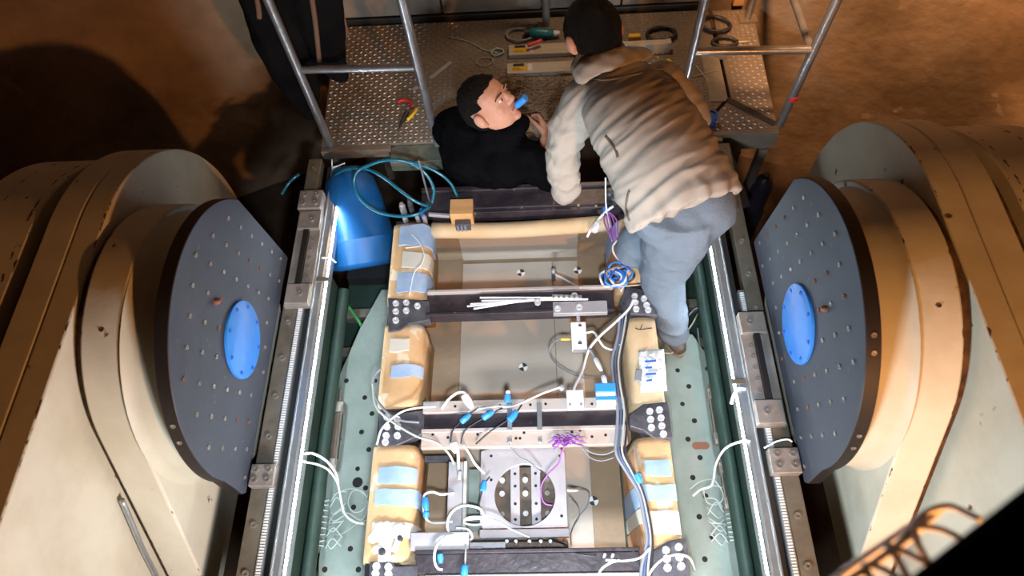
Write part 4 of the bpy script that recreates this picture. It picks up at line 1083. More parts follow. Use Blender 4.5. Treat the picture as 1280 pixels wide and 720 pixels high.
cable('grey_cable', 'dark cable with a blue plug between the two clamp strips', [(595, 555, .02), (612, 540, .035), (630, 528, .045), (645, 516, .045), (652, 506, .04)], .0045, cb, [(636, 526, .05, 646, 514, .05, .016, pb)])
cable('white_cable', 'white cable with an upright blue plug at the far edge of the pale-flanged beam', [(596, 512, .03), (620, 508, .03), (640, 508, .035), (660, 500, .04), (680, 491, .05), (700, 484, .055)], .006, cw, [(634, 503, .05, 635, 491, .06, .014, pb), (635, 492, .06, 635, 488, .065, .010, pw)])
cable('white_cable', 'white cable from the plate edge up to the dark connector cluster left of it', [(579, 556, .02), (586, 566, .0), (594, 580, -.01), (606, 592, -.03)], .007, cw)
cable('fitting_cable', 'grey cable joint under the left end of the tan ledge', [(566, 552, .0), (572, 562, .0), (573, 580, -.02), (574, 600, -.03)], .010, 'cable_pale', [(566, 553, .02, 571, 566, .01, .018, pw), (575, 588, -.02, 574, 596, -.03, .010, cg)])
cable('white_cable', 'white cable with a blue plug on the inner face of the left padded wall', [(567, 616, -.06), (552, 618, -.03), (540, 615, -.02), (530, 620, -.02), (530, 640, -.02), (536, 652, -.04), (548, 654, -.06), (566, 652, -.06)], .007, cw, [(531, 622, -.02, 533, 640, -.02, .014, pb), (533, 640, -.02, 532, 648, -.02, .013, pb)])
cable('white_cable', 'large white cable loop in front of the pale upright frame', [(606, 650, -.03), (600, 636, .0), (580, 632, .01), (565, 640, .01), (559, 655, .0), (563, 668, -.01), (578, 676, -.03), (590, 673, -.03), (585, 662, -.02), (570, 660, -.01)], .007, cw)
cable('white_cable', 'white cable loop with a blue plug over the near foot plate', [(570, 668, .0), (556, 672, .02), (545, 684, .03), (543, 700, .03), (547, 710, .03), (553, 712, .03)], .007, cw, [(550, 692, .025, 551, 704, .025, .012, pb)])
cable('white_cable', 'white cable crossing below the round opening', [(582, 650, -.02), (604, 648, -.02), (622, 652, -.02), (640, 662, -.03), (662, 672, -.03)], .005, cw)
cable('white_cable', 'short white cable doubled beside the lower left corner of the plate', [(604, 646, -.02), (590, 646, -.02), (581, 649, -.02), (581, 654, -.02), (592, 656, -.02), (604, 655, -.02)], .005, cw)
cable('grey_cable', 'thin dark cable with a blue plug at the left edge of the plate', [(597, 640, -.04), (601, 620, -.03), (605, 606, -.03), (612, 596, -.03)], .004, cb, [(603, 614, -.025, 606, 601, -.025, .013, pb)])
cable('grey_cable', 'grey cable with a blue plug dropping over the near beam', [(583, 672, -.02), (582, 690, .02), (581, 720, .03), (580, 745, .02)], .005, 'cable_pale', [(581, 706, .03, 580, 725, .03, .014, pb)])
cable('grey_cable', 'thin dark cable running from the clamp strips to the round opening', [(634, 552, .02), (640, 562, .0), (650, 572, -.01), (662, 578, -.02), (676, 590, -.03)], .0035, cg)
cable('purple_cable', 'purple cable from the tan ledge into the round opening', [(716, 552, .03), (708, 556, .02), (702, 566, .0), (698, 580, -.02), (684, 594, -.03), (676, 610, -.05), (680, 628, -.06), (692, 632, -.06)], .0045, 'cable_purple')
rnd = random.Random(8); mb = MB()
for k in range(26):
    u0 = 694 + rnd.random() * 26; v0 = 545 + rnd.random() * 10
    mb.tube(spline([PX(u0, v0, .02 + .02 * rnd.random()), PX(u0 + rnd.uniform(-8, 8), v0 + rnd.uniform(-4, 4), .05), PX(u0 + rnd.uniform(-14, 14), v0 + rnd.uniform(-3, 7), .02)], 3), .0028, 5)
o = obj('purple_wire_tuft', mb, 'cable_purple'); tag(o, 'frayed tuft of purple wire on the tan ledge', 'wire', kind='stuff')
cable('grey_cable', 'thin grey cables sweeping from the purple tuft to the right wall', [(724, 556, .02), (740, 566, -.02), (756, 568, -.02), (770, 562, .0)], .004, cg)
cable('grey_cable', 'thin grey cable from the purple tuft, the lower one', [(728, 560, .02), (738, 572, -.04), (752, 576, -.04), (768, 572, -.02)], .003, cg)
cable('grey_cable', 'thin grey cable looping on the sheet from the right edge of the plate', [(712, 613, -.04), (726, 612, -.15), (736, 616, -.25), (734, 632, -.28), (722, 648, -.28), (714, 666, -.2), (714, 682, -.1)], .0035, cg, [(710, 613, -.03, 722, 613, -.1, .006, pw)])
cable('grey_cable', 'thin grey cable on the sheet, the inner of the two right of the plate', [(712, 622, -.1), (722, 632, -.26), (724, 645, -.28), (716, 660, -.26)], .003, cg)
cable('black_cable', 'black cable running along the foot of the far bay and over the near beam', [(690, 676, -.1), (704, 680, -.05), (716, 690, .0), (730, 694, .01), (745, 695, .01)], .004, cb)
# right-hand bundle
for k, (m_, lab) in enumerate(((cg, 'thick grey cable of the bundle along the right padded wall'), ('cable_slate', 'slate-blue cable of the bundle along the right padded wall'), ('cable_pale', 'pale cable of the bundle along the right padded wall'), (cb, 'black cable of the bundle along the right padded wall'))):
    d = (k - 1.5) * 4
    cable('bundle_cable', lab, [(781 + d, 392, .02), (777 + d * .8, 420, .02), (771 + d, 450, .02), (773 + d, 480, .03), (778 + d, 510, .03), (777 + d, 540, .03), (776 + d, 566, .03), (788 + d * .8, 590, .02), (801 + d * .5, 615, .015), (808 + d * .6, 645, .015), (812 + d * .6, 675, .02), (808 + d, 710, .02), (806 + d, 745, .02)], .0062 if k else .009, m_, [(796, 592, .03, 801, 604, .03, .014, 'plug_blue')] if k == 1 else ())
cable('white_cable', 'braided white cable slanting from the right bracket to the hanging connector', [(792, 374, .04), (786, 386, .04), (770, 402, .03), (750, 420, .02), (738, 434, .0), (733, 446, -.01), (728, 464, .0), (720, 480, .03), (717, 488, .04)], .008, cw)
cable('grey_cable', 'grey cable with white sleeves from the crossing down to the blue-topped connector', [(737, 436, .0), (744, 448, .0), (750, 460, .02), (756, 474, .04), (757, 486, .05)], .008, cg, [(744, 448, .01, 752, 464, .03, .011, pw), (754, 470, .04, 757, 484, .05, .012, pw)])
cable('white_cable', 'white cable looping right of the hanging connector', [(733, 416, -.02), (742, 415, -.01), (748, 424, .0), (756, 434, .0), (768, 437, .0), (774, 430, .02)], .007, cw)
cable('grey_cable', 'thin grey cable loop left of the hanging connector', [(714, 424, -.03), (700, 424, -.03), (690, 430, -.06), (687, 440, -.1), (694, 454, -.14), (712, 466, -.16), (730, 472, -.16), (745, 474, -.16)], .004, cg, [(701, 424, -.03, 713, 424, -.03, .007, 'yellow_plastic')])
cable('white_cable', 'thin white cable from the far sensor post to the second beam', [(694, 343, -.19), (704, 348, -.16), (716, 355, -.08), (726, 360, .03)], .006, cw)
# far right tangle
rnd = random.Random(21)
cols = ['cable_blue', 'cable_blue', 'plug_blue', cw, 'cable_blue', cb, 'plug_blue', cw, 'cable_brown']
for k, m_ in enumerate(cols):
    u, v = 770 + rnd.uniform(-9, 9), 346 + rnd.uniform(-12, 8)
    pts = [(u + 13 * math.cos(a0 * 1.05 + k) + rnd.uniform(-3, 3), v + 10 * math.sin(a0 * 1.05 + k) + rnd.uniform(-2, 2), .03 + .04 * rnd.random()) for a0 in range(7)]
    cable('tangle_cable', ['blue cable curl uppermost in the tangle by the right wall', 'blue cable curl at the left of the tangle by the right wall', 'bright blue cable loop in the tangle by the right wall', 'white cable loop in the blue tangle by the right wall', 'blue cable loop lowest in the tangle by the right wall', 'black cable in the blue tangle by the right wall', 'bright blue cable end in the tangle by the right wall', 'white cable twist right in the blue tangle by the right wall', 'brown cable in the blue tangle by the right wall'][k], pts, .0065, m_, (), 'cable tangle on the right padded wall')
cable('white_cable', 'white cable chain loop hanging below the purple wires', [(772, 300, .05), (766, 308, .05), (768, 318, .05), (776, 326, .05), (781, 320, .05), (778, 308, .05), (771, 302, .05)], .006, cw)
cable('white_cable', 'white cable dropping from the chain loop to the blue tangle', [(780, 322, .05), (784, 336, .04), (782, 352, .03), (776, 364, .03)], .005, cw)
cable('orange_wire', 'thin tan wire stretched across the right end of the second beam', [(752, 357, .04), (775, 358, .05), (800, 356, .04)], .004, 'case_beige')
for k in range(5):
    cable('purple_cable', ['purple cable at the far right corner, leftmost', 'purple cable at the far right corner, second from left', 'purple cable at the far right corner, in the middle', 'purple cable at the far right corner, fourth from left', 'purple cable at the far right corner, rightmost'][k], [(757 + k * 1.5, 262 + k, .06), (755 + k * 4, 276, .06), (760 + k * 3, 290, .06), (766 + k * 2 - 3 * (k % 2), 302, .05)], .0045, 'cable_purple', (), 'purple cables at the far right corner')
cable('white_cable', 'upright white cable rising beside the jacket hem', [(757, 222, .22), (757, 240, .16), (758, 262, .07), (762, 285, .05)], .005, cw)
cable('white_cable', 'white cable bundle in the far right corner by the black fitting', [(734, 296, .0), (740, 284, .04), (748, 274, .05), (758, 264, .06), (766, 258, .06)], .009, cw, [(742, 290, .04, 748, 276, .05, .018, 'packet_plastic'), (748, 266, .06, 753, 262, .065, .015, 'ink'), (753, 264, .06, 758, 258, .065, .012, 'cable_blue')])
for u, v, lab in ((768, 250, 'dark fitting at the far right corner, nearer the jacket'), (762, 244, 'dark fitting at the far right corner, farther from the camera')):
    p = PX(u, v, .04); o = obj('fitting', MB().lathe([(.022, -.05), (.022, .02), (.012, .03), (.012, .045)], (p.x, p.y, .04), 'z', 10), 'dark_bracket', smooth=True); tag(o, lab, 'fitting')
# near beam
cable('white_cable', 'white cable lying along the near beam', [(775, 700, .03), (762, 704, .03), (750, 714, .03), (746, 735, .03)], .006, cw)
cable('white_cable', 'white cable from the right bundle along the near beam', [(812, 685, .03), (800, 697, .03), (780, 701, .03), (757, 700, .03)], .006, cw)
cable('white_cable', 'white cable arching over the near right bracket', [(804, 735, .04), (815, 712, .05), (830, 698, .05), (848, 693, .05), (862, 698, .02), (868, 712, -.1)], .006, cw)
for u, lab in ((755, 'short upright pale pin on the near beam, the left one'), (765, 'short upright pale pin on the near beam, the right one')):
    o = obj('pin', MB().cyl(PX(u, 696, .02), PX(u, 696, .02) + Vector((0, .0, .05)), .005, 8), 'plug_white', smooth=True); tag(o, lab, 'pin')
# liner top left: thin white wires
cable('white_cable', 'thin white wire bent over the far left padded section', [(513, 291, .012), (524, 303, .014), (530, 318, .014), (527, 330, .014), (518, 340, .014), (514, 356, .014), (512, 368, .014)], .0035, cw)
cable('white_cable', 'short thin white wire on the far left padded section', [(507, 310, .012), (516, 309, .012), (524, 308, .014)], .003, cw)
# cables leaving the LED strips
cable('white_cable', 'white cable leaving the left LED strip, the upper one', [(381, 567, .0), (392, 567, .0), (408, 576, -.05), (420, 592, -.15), (424, 612, -.25), (430, 640, -.31), (442, 652, -.31), (456, 655, -.30)], .007, cw)
cable('white_cable', 'white cable leaving the left LED strip, the lower one', [(379, 577, .0), (395, 580, .0), (410, 587, -.06), (421, 602, -.16), (425, 618, -.25), (430, 642, -.30)], .006, cw)
cable('pale_tube', 'thin pale tube coil on the left floor plate', [(460, 618, -.28), (455, 636, -.3), (442, 640, -.31), (435, 628, -.31), (441, 614, -.31), (455, 616, -.3), (460, 632, -.29), (452, 650, -.31), (436, 642, -.31), (420, 640, -.31), (404, 668, -.35), (394, 690, -.38), (386, 703, -.40), (376, 694, -.40), (375, 670, -.38)], .0035, 'cable_pale')
cable('pale_tube', 'thin pale tube from the left terminal block to the coil', [(404, 625, -.36), (418, 618, -.33), (432, 612, -.32), (446, 612, -.31), (460, 622, -.3)], .003, 'cable_pale')
cable('pale_tube', 'thin pale tube low on the left floor plate', [(400, 668, -.37), (425, 668, -.32), (445, 656, -.31), (458, 650, -.30)], .003, 'cable_pale')
cable('white_cable', 'white cable leaving the right LED strip and looping over the floor plate', [(938, 551, .0), (922, 553, .0), (905, 562, -.06), (895, 580, -.2), (892, 598, -.28), (888, 608, -.31), (876, 612, -.31), (866, 620, -.31)], .0065, cw)
cable('pale_tube', 'thin pale tube coil on the right floor plate', [(906, 610, -.3), (890, 607, -.31), (880, 612, -.31), (884, 628, -.31), (898, 630, -.31), (904, 618, -.3), (892, 600, -.28), (875, 602, -.31), (862, 612, -.31)], .0035, 'cable_pale')
cable('white_cable', 'short white cable tail hanging from the clip on the right LED strip', [(932, 486, .0), (924, 486, .0), (917, 494, -.02), (914, 505, -.04)], .010, cw)
cable('white_cable', 'thin white cable tail at the clip of the left LED strip', [(402, 322, .0), (412, 322, .0), (420, 328, -.04)], .006, cw)
cable('white_cable', 'white cable across the right clamp block to the slate plate', [(955, 560, .03), (970, 552, .05), (984, 549, .06), (990, 552, .05)], .005, cw)
# blue-green air hoses by the drum
cable('air_hose', 'blue-green air hose looping widely between the drum and the far left corner', [(414, 225, .02), (425, 215, .05), (440, 210, .10), (460, 212, .14), (480, 222, .14), (500, 238, .12), (520, 252, .08), (536, 258, .04)], .011, 'teal_hose')
cable('air_hose', 'blue-green air hose loop hanging lowest beside the drum', [(538, 258, .04), (520, 268, .04), (495, 270, .04), (470, 264, .06), (452, 250, .10), (443, 232, .14), (446, 215, .18), (462, 206, .20), (485, 200, .22), (510, 203, .2), (530, 215, .16), (542, 235, .10), (540, 254, .05)], .011, 'teal_hose')
cable('air_hose', 'blue-green air hose arching farthest toward the kneeling man', [(455, 210, .16), (475, 202, .2), (500, 200, .2), (525, 206, .2), (548, 216, .16), (564, 230, .1), (572, 246, .05)], .010, 'teal_hose')
cable('air_hose', 'short blue-green air hose end left of the rail', [(352, 243, .0), (360, 230, .02), (368, 222, .04), (374, 218, .04)], .010, 'teal_hose')
cable('green_hose', 'bright green hose in the gap beside the left floor plate', [(426, 372, -.42), (436, 384, -.38), (446, 398, -.38), (456, 414, -.40)], .011, 'green_hose')
# pneumatic cylinders and terminal blocks in the gaps
def cylinder(s, y0, y1, label):
    t = thing('pneumatic_cylinder', label, 'cylinder', (s * .86, (y0 + y1) / 2, -.46), 'pneumatic cylinders beside the floor plates')
    x = s * .865 if s < 0 else .885
    z = -.31
    obj('barrel', MB().bx(x - .022, x + .022, y0 + .05, y1 - .05, z - .022, z + .022), 'brown_block', t, bevel=.006)
    for yy in (y0, y1 - .05): obj('end_cap', MB().bx(x - .030, x + .030, yy, yy + .05, z - .03, z + .03), 'bracket_steel', t, bevel=.004)
    for dx in (-.024, .024): obj('tie_rod', MB().cyl((x + dx, y0 + .02, z + .026), (x + dx, y1 - .02, z + .026), .005, 8), 'rail_steel', t, smooth=True)
    obj('rod', MB().cyl((x, y1, z), (x, y1 + .07, z), .008, 10), 'bolt_steel', t, smooth=True); obj('mount', MB().bx(x - .02, x + .02, y0 + .06, y0 + .12, -.46, z - .02), 'rail_steel', t)
    return t
cylinder(-1, .80, 1.12, 'beige pneumatic cylinder in the gap beside the left floor plate')
cylinder(1, .88, 1.14, 'grey pneumatic cylinder in the gap beside the right floor plate, the farther one')
cylinder(1, .60, .80, 'grey pneumatic cylinder in the gap beside the right floor plate, the nearer one')
def terminal(s, y0, y1, label):
    x = s * .87; t = thing('terminal_block', label, 'terminal block', (x, (y0 + y1) / 2, -.46), 'terminal blocks with fanned thin tubes')
    obj('block', MB().bx(x - .025, x + .025, y0, y1, -.46, -.36), 'case_beige', t, bevel=.003)
    rnd = random.Random(6)
    for k in range(9):
        yy = y0 + (y1 - y0) * (k + .5) / 9
        obj('tube', MB().tube(spline([(x, yy, -.36), (x - s * .01, yy + .01, -.335), (x + s * .035, yy + rnd.uniform(-.01, .02), -.31)], 4), .0032, 6), 'cable_pale', t, smooth='all')
        obj('tube', MB().tube(spline([(x, yy, -.36), (x - s * .02, yy + .005, -.32), (x - s * .05, yy + rnd.uniform(-.03, .05), -.30), (x - s * .09, yy + rnd.uniform(-.05, .06), -.305)], 4), .0028, 6), 'cable_pale', t, smooth='all')
    return t
terminal(-1, .46, .68, 'terminal block with fanned pale tubes beside the left floor plate')
terminal(1, .46, .62, 'terminal block with fanned pale tubes beside the right floor plate')
cable('black_cable', 'dark cable coil behind the man\'s boot beside the right floor plate', [(860, 395, -.35), (872, 385, -.33), (888, 395, -.33), (893, 420, -.34), (888, 445, -.36), (876, 435, -.36), (872, 410, -.35)], .006, cg)
cable('tan_cord', 'tan cord lying behind the boot of the man in beige', [(828, 441, -.30), (840, 441, -.31), (848, 434, -.31), (856, 418, -.3), (866, 404, -.3), (872, 392, -.32)], .005, 'case_beige')
# black strap and dark bottle behind the man in beige
o = obj('black_strap', MB().bar(PX(903, 172, -.05), PX(932, 260, -.10), .05, .012), 'black_plastic', bevel=.003); tag(o, 'black strap hanging in the gap behind the beige jacket', 'strap')
p = PX(957, 222, -.35); t = thing('dark_bottle', 'dark round-topped bottle in the gap at the right end of the platform', 'bottle', (p.x, p.y, -.6))
obj('body', MB().lathe([(.06, -.6), (.06, -.42), (.045, -.37), (.02, -.345)], (p.x, p.y, 0), 'z', 20), 'bottle_dark', t, smooth=True); obj('lid', MB().cyl((p.x, p.y, -.345), (p.x, p.y, -.32), .02, 14), 'black_plastic', t, smooth=True)
obj('stand', MB().bx(p.x - .05, p.x + .05, p.y - .05, p.y + .05, FLOOR_Z, -.6), 'black_plastic', t)

# ================================================================== NEAR CAMERA: copper wire cage and black case
def PD(u, v, d):
    r = ray(u, v).normalized(); return CAM + r * d
cg_ = thing('wire_cage', 'bright coppery wire cage at the lower right, beside the black case', 'cage', tuple(PD(1140, 690, 1.25)))
k_ = 1.2
def cw_(pts, r=.0055): obj('wire', MB().tube(spline([PD(u, v, d) for u, v, d in pts], 6), r, 8), 'copper_wire', cg_, smooth='all')
cw_([(1030, 735, 1.20), (1070, 705, 1.22), (1110, 678, 1.25), (1136, 660, 1.28)], .0065)
cw_([(1050, 735, 1.17), (1085, 710, 1.19), (1120, 685, 1.22), (1146, 664, 1.26), (1175, 636, 1.28)], .0065)
cw_([(1136, 660, 1.27), (1160, 640, 1.27), (1185, 633, 1.27), (1205, 640, 1.27), (1225, 650, 1.26)])
cw_([(1120, 684, 1.24), (1140, 662, 1.25), (1165, 660, 1.25), (1190, 668, 1.25), (1215, 684, 1.24)])
cw_([(1105, 682, 1.22), (1125, 688, 1.21), (1150, 700, 1.20), (1175, 716, 1.2)])
cw_([(1142, 662, 1.25), (1148, 682, 1.23), (1156, 697, 1.22), (1166, 712, 1.2)], .006)
cw_([(1112, 682, 1.22), (1122, 700, 1.20), (1134, 722, 1.18), (1140, 740, 1.18)], .006)
cw_([(1085, 706, 1.2), (1105, 712, 1.18), (1130, 728, 1.17)])
cw_([(1080, 706, 1.2), (1088, 722, 1.18), (1094, 740, 1.17)], .006)
# black case: a rounded box seen from above, close to the camera
ca, cb_, cc = PD(1140, 718, .95), PD(1290, 600, .95), PD(1330, 780, .95)
t = thing('black_case', 'large matte black case close to the camera at the lower right corner', 'case', tuple(PD(1250, 720, 1.05)))
ex = (cb_ - ca).normalized(); nz = (-ray(1220, 700)).normalized(); nz = (nz - ex * nz.dot(ex)).normalized(); ey = nz.cross(ex)
if ey.dot(cc - ca) < 0: ey = -ey
rot = Matrix((ex, ey, nz)).transposed()
if rot.determinant() < 0: rot = Matrix((ex, ey, -nz)).transposed()
L_, W_, H_ = .48, .24, .10
obj('shell', MB().box(ca + ex * (L_ / 2 - .02) + ey * (W_ / 2) - nz * H_ / 2, (L_, W_, H_), rot), 'black_matte', t, bevel=.018, seg=3)
obj('handle', MB().tube(spline([ca + ex * .14 + ey * .14 + nz * .0, ca + ex * .15 + ey * .14 + nz * .03, ca + ex * .27 + ey * .14 + nz * .03, ca + ex * .28 + ey * .14], 6), .009, 8), 'black_plastic', t, smooth='all')
# ================================================================== PEOPLE
def limb(mb, pts, n=14):
    # pts: (point, radius)
    P = [Vector(p) for p, r in pts]; R_ = [r for p, r in pts]
    Q = spline(P, 5); m = len(Q); rr = [R_[min(int(i / 5), len(R_) - 2)] + (R_[min(int(i / 5) + 1, len(R_) - 1)] - R_[min(int(i / 5), len(R_) - 2)]) * ((i / 5) - min(int(i / 5), len(R_) - 2)) for i in range(m)]
    mb.tube(Q, rr, n); mb.ball(P[0], R_[0], n, 8); mb.ball(P[-1], R_[-1], n, 8)
def hand(mb, wrist, direction, palm_normal, size=.19, curl=.7, side=1):
    d = Vector(direction).normalized(); nrm = Vector(palm_normal); nrm = (nrm - d * nrm.dot(d)).normalized(); x = d.cross(nrm) * side
    w_ = Vector(wrist); s = size / .19
    mb.loft([(w_, x * .028 * s, nrm * .02 * s), (w_ + d * .04 * s, x * .038 * s, nrm * .019 * s), (w_ + d * .08 * s, x * .043 * s, nrm * .016 * s), (w_ + d * .10 * s, x * .041 * s, nrm * .012 * s)], 14)
    for k, (off, ln) in enumerate(((-.031, .070), (-.011, .080), (.010, .075), (.030, .060))):
        p = w_ + d * .095 * s + x * off * s; pts = [(p - d * .02 * s, .0095 * s)]; a = .25
        for j, f in enumerate((.42, .32, .26)):
            p = p + (d * math.cos(a) + nrm * math.sin(a)) * ln * f * s; pts.append((p.copy(), (.0092 - .0008 * j) * s)); a += curl
        limb(mb, pts, 8)
    p = w_ + d * .03 * s - x * .03 * s
    q = p + (d * .6 - x * .6 + nrm * .35).normalized() * .045 * s; r_ = q + (d * .85 - x * .1 + nrm * .5).normalized() * .035 * s; e = r_ + (d * .9 + nrm * .4).normalized() * .025 * s
    limb(mb, [(p, .014 * s), (q, .0115 * s), (r_, .0105 * s), (e, .009 * s)], 8)
def head_points(frame, S):
    # head in its own frame: +X face, +Y left, +Z up; unit = head height S
    c, F, L, U = frame
    def T(x, y, z): return c + F * (x * S) + L * (y * S) + U * (z * S)
    return T
def head(mb, frame, S):
    T = head_points(frame, S); c, F, L, U = frame
    prof = [(-.50, .03, .17, .17), (-.46, .06, .22, .235), (-.40, .045, .265, .29), (-.30, .02, .31, .345), (-.18, .0, .335, .385), (-.05, -.015, .345, .415), (.08, -.03, .355, .435), (.20, -.04, .355, .43), (.32, -.05, .325, .385), (.42, -.06, .24, .285), (.48, -.065, .12, .15)]
    n = 28; rings = []
    vs = []
    for z, x0, w_, l_ in prof:
        for k in range(n):
            t = 2 * PI * k / n; ct_, st_ = math.cos(t), math.sin(t)
            ex = math.copysign(abs(ct_) ** .9, ct_); ey = math.copysign(abs(st_) ** .9, st_)
            xx = x0 + l_ * ex
            if z < -.2 and ct_ < 0: xx = x0 + l_ * ex * .55
            vs.append(T(xx, w_ * ey, z))
    m = len(prof)
    fs = [(i * n + k, i * n + (k + 1) % n, (i + 1) * n + (k + 1) % n, (i + 1) * n + k) for i in range(m - 1) for k in range(n)] + [tuple(range(n)), tuple((m - 1) * n + k for k in range(n))]
    mb.add(vs, fs)
    rot = Matrix((F, L, U)).transposed()
    def b(x, y, z, rx, ry, rz): mb.ball(T(x, y, z), (rx * S, ry * S, rz * S), 12, 8, rot)
    # nose
    mb.loft([(T(.385, 0, .06), L * .035 * S, F * .03 * S), (T(.42, 0, -.02), L * .045 * S, F * .045 * S), (T(.455, 0, -.09), L * .062 * S, F * .065 * S), (T(.45, 0, -.135), L * .075 * S, F * .06 * S), (T(.42, 0, -.155), L * .055 * S, F * .035 * S)], 12)
    b(.415, .05, -.13, .045, .035, .035); b(.415, -.05, -.13, .045, .035, .035)
    b(.375, .13, .085, .05, .12, .03); b(.375, -.13, .085, .05, .12, .03)      # brow
    b(.37, 0, -.245, .05, .11, .028); b(.362, 0, -.295, .05, .095, .03)        # lips
    b(.315, 0, -.41, .08, .10, .075)                                           # chin
    b(.265, .18, -.10, .09, .11, .12); b(.265, -.18, -.10, .09, .11, .12)        # cheeks
    for sy in (1, -1):                                                         # ears
        mb.ball(T(-.05, sy * .415, -.03), (.10 * S, .065 * S, .14 * S), 12, 8, rot)
        mb.ball(T(-.03, sy * .385, -.14), (.06 * S, .045 * S, .06 * S), 10, 6, rot)
def hair_cap(frame, S, inside, thick=.05, n1=40, n2=30, rough=.02, seed=0, fringe=None):
    # closed shell over the part of the skull where inside(x,y,z) is true
    T = head_points(frame, S); mb = MB(); c, F, L, U = frame
    vs = []; idx = {}
    def P(i, j, off):
        th = PI * i / n2; a = 2 * PI * j / n1
        x, y, z = math.sin(th) * math.cos(a), math.sin(th) * math.sin(a), math.cos(th)
        k = rough * (noise.noise(Vector((x * 5 + seed, y * 5, z * 3))) + .6 * noise.noise(Vector((x * 14 + seed, y * 14, z * 4))))
        zz = .06 + z * (.44 + off + k); wx = .43 + off + k
        return (-.035 + x * wx, y * (.36 + off + k), zz), (x, y, z)
    fs = []
    grid = {}
    for i in range(n2 + 1):
        for j in range(n1):
            for lay, off in ((0, thick), (1, -.06)):
                p, _ = P(i, j, off); grid[(i, j, lay)] = len(vs); vs.append(T(*p))
    def ok(i, j):
        _, d = P(i, j, 0); return inside(*d)
    cells = {(i, j) for i in range(n2) for j in range(n1) if ok(i + .5, j + .5)}
    for (i, j) in cells:
        q = (j + 1) % n1
        fs.append((grid[(i, j, 0)], grid[(i + 1, j, 0)], grid[(i + 1, q, 0)], grid[(i, q, 0)]))
        fs.append((grid[(i, j, 1)], grid[(i, q, 1)], grid[(i + 1, q, 1)], grid[(i + 1, j, 1)]))
        if (i - 1, j) not in cells and i > 0: fs.append((grid[(i, j, 0)], grid[(i, q, 0)], grid[(i, q, 1)], grid[(i, j, 1)]))
        if (i + 1, j) not in cells and i < n2 - 1: fs.append((grid[(i + 1, j, 0)], grid[(i + 1, j, 1)], grid[(i + 1, q, 1)], grid[(i + 1, q, 0)]))
        if (i, (j - 1) % n1) not in cells: fs.append((grid[(i, j, 0)], grid[(i, j, 1)], grid[(i + 1, j, 1)], grid[(i + 1, j, 0)]))
        if (i, q) not in cells: fs.append((grid[(i, q, 0)], grid[(i + 1, q, 0)], grid[(i + 1, q, 1)], grid[(i, q, 1)]))
    mb.add(vs, fs)
    me = D.meshes.new('hair'); me.from_pydata(mb.v, [], mb.f)
    bm = bmesh.new(); bm.from_mesh(me); bmesh.ops.delete(bm, geom=[v for v in bm.verts if not v.link_faces], context='VERTS')
    bmesh.ops.remove_doubles(bm, verts=bm.verts, dist=1e-5); bmesh.ops.recalc_face_normals(bm, faces=bm.faces); bm.to_mesh(me); bm.free(); return me
def camvec(x, y, z): return (CAM_R @ Vector((x, y, z))).normalized()

# ------------------------------------------------------------------ man in beige, bent forward
foot = PX(843, 428, -.31); 
B = thing('person', 'person in a beige jacket and grey-blue trousers bending forward over the container', 'person', (foot.x, foot.y, PZ))
side = Vector((.41, .19, 0)).normalized()
def pt(u, v, z): return PX(u, v, z)
S_ = .272
hc = pt(741, 44, .80)
Fh = Vector((-.35, .55, -.75)).normalized(); Uh = Vector((-.30, .72, .62)); Uh = (Uh - Fh * Uh.dot(Fh)).normalized(); Lh = Uh.cross(Fh)
frameB = (hc, Fh, Lh, Uh)
hip_c = pt(856, 262, .56); chest = pt(790, 135, .68); neck = pt(757, 80, .71)
shL = pt(722, 126, .64); elL = pt(704, 185, .42); wrL = pt(707, 236, .15)
shR = pt(838, 106, .66); elR = pt(866, 150, .46); wrR = pt(800, 112, .22)
hipL = pt(848, 285, .50); knL = pt(828, 345, .10); anL = pt(843, 418, -.25)
hipR = pt(880, 262, .54); knR = pt(794, 308, .16); anR = pt(824, 318, .15)
def torso_frame(p, q):
    d = (Vector(q) - Vector(p)).normalized(); return d
# body (one continuous surface, mostly under the clothes)
mb = MB()
head(mb, frameB, S_)
tl = [hip_c, hip_c.lerp(chest, .35), hip_c.lerp(chest, .7), chest, chest.lerp(neck, .5), neck]
ws = [.12, .125, .15, .16, .11, .055]; ds = [.075, .08, .085, .08, .06, .05]
def side_at(f): return (side * (1 - f) + Vector((.98, .12, .1)) * f).normalized()
def loft_torso(mb, grow_=0.0, wsx=None, dsx=None, pts=None):
    pts = pts or tl; W_ = wsx or ws; D_ = dsx or ds; rings = []
    for i, c in enumerate(pts):
        d = torso_frame(pts[max(i - 1, 0)], pts[min(i + 1, len(pts) - 1)]); sv = side_at(i / (len(pts) - 1)); sv = (sv - d * sv.dot(d)).normalized(); b = d.cross(sv)
        rings.append((c, sv * (W_[i] + grow_), b * (D_[i] + grow_)))
    mb.loft(rings, 24)
loft_torso(mb)
limb(mb, [(neck, .058), (neck.lerp(hc, .6), .056), (hc + Uh * -.02, .05)])
limb(mb, [(shL, .055), (shL.lerp(elL, .5), .048), (elL, .042), (elL.lerp(wrL, .5), .038), (wrL, .028)])
limb(mb, [(shR, .055), (elR, .045), (wrR, .03)])
hand(mb, wrL, (-.1, .15, -1), (.3, .9, 0), .185, .5); hand(mb, wrR, (-.5, .3, -.8), (-.6, .2, 0), .185, .6, -1)
limb(mb, [(hipL, .085), (hipL.lerp(knL, .5), .07), (knL, .055), (knL.lerp(anL, .4), .052), (anL, .038)])
limb(mb, [(hipR, .085), (hipR.lerp(knR, .5), .07), (knR, .055), (knR.lerp(anR, .4), .052), (anR, .038)])
person_part('body', grow(mb, .007, 3), 'skin', B)
# hair
hm = hair_cap(frameB, S_, lambda x, y, z: not (x > .80 and z < .0) and z > -.90 and not (abs(y) > .90 and -.36 < z < -.16 and x > .0), .055, 64, 48, .022, 2)
person_part('hair', hm, 'hair_black', B)
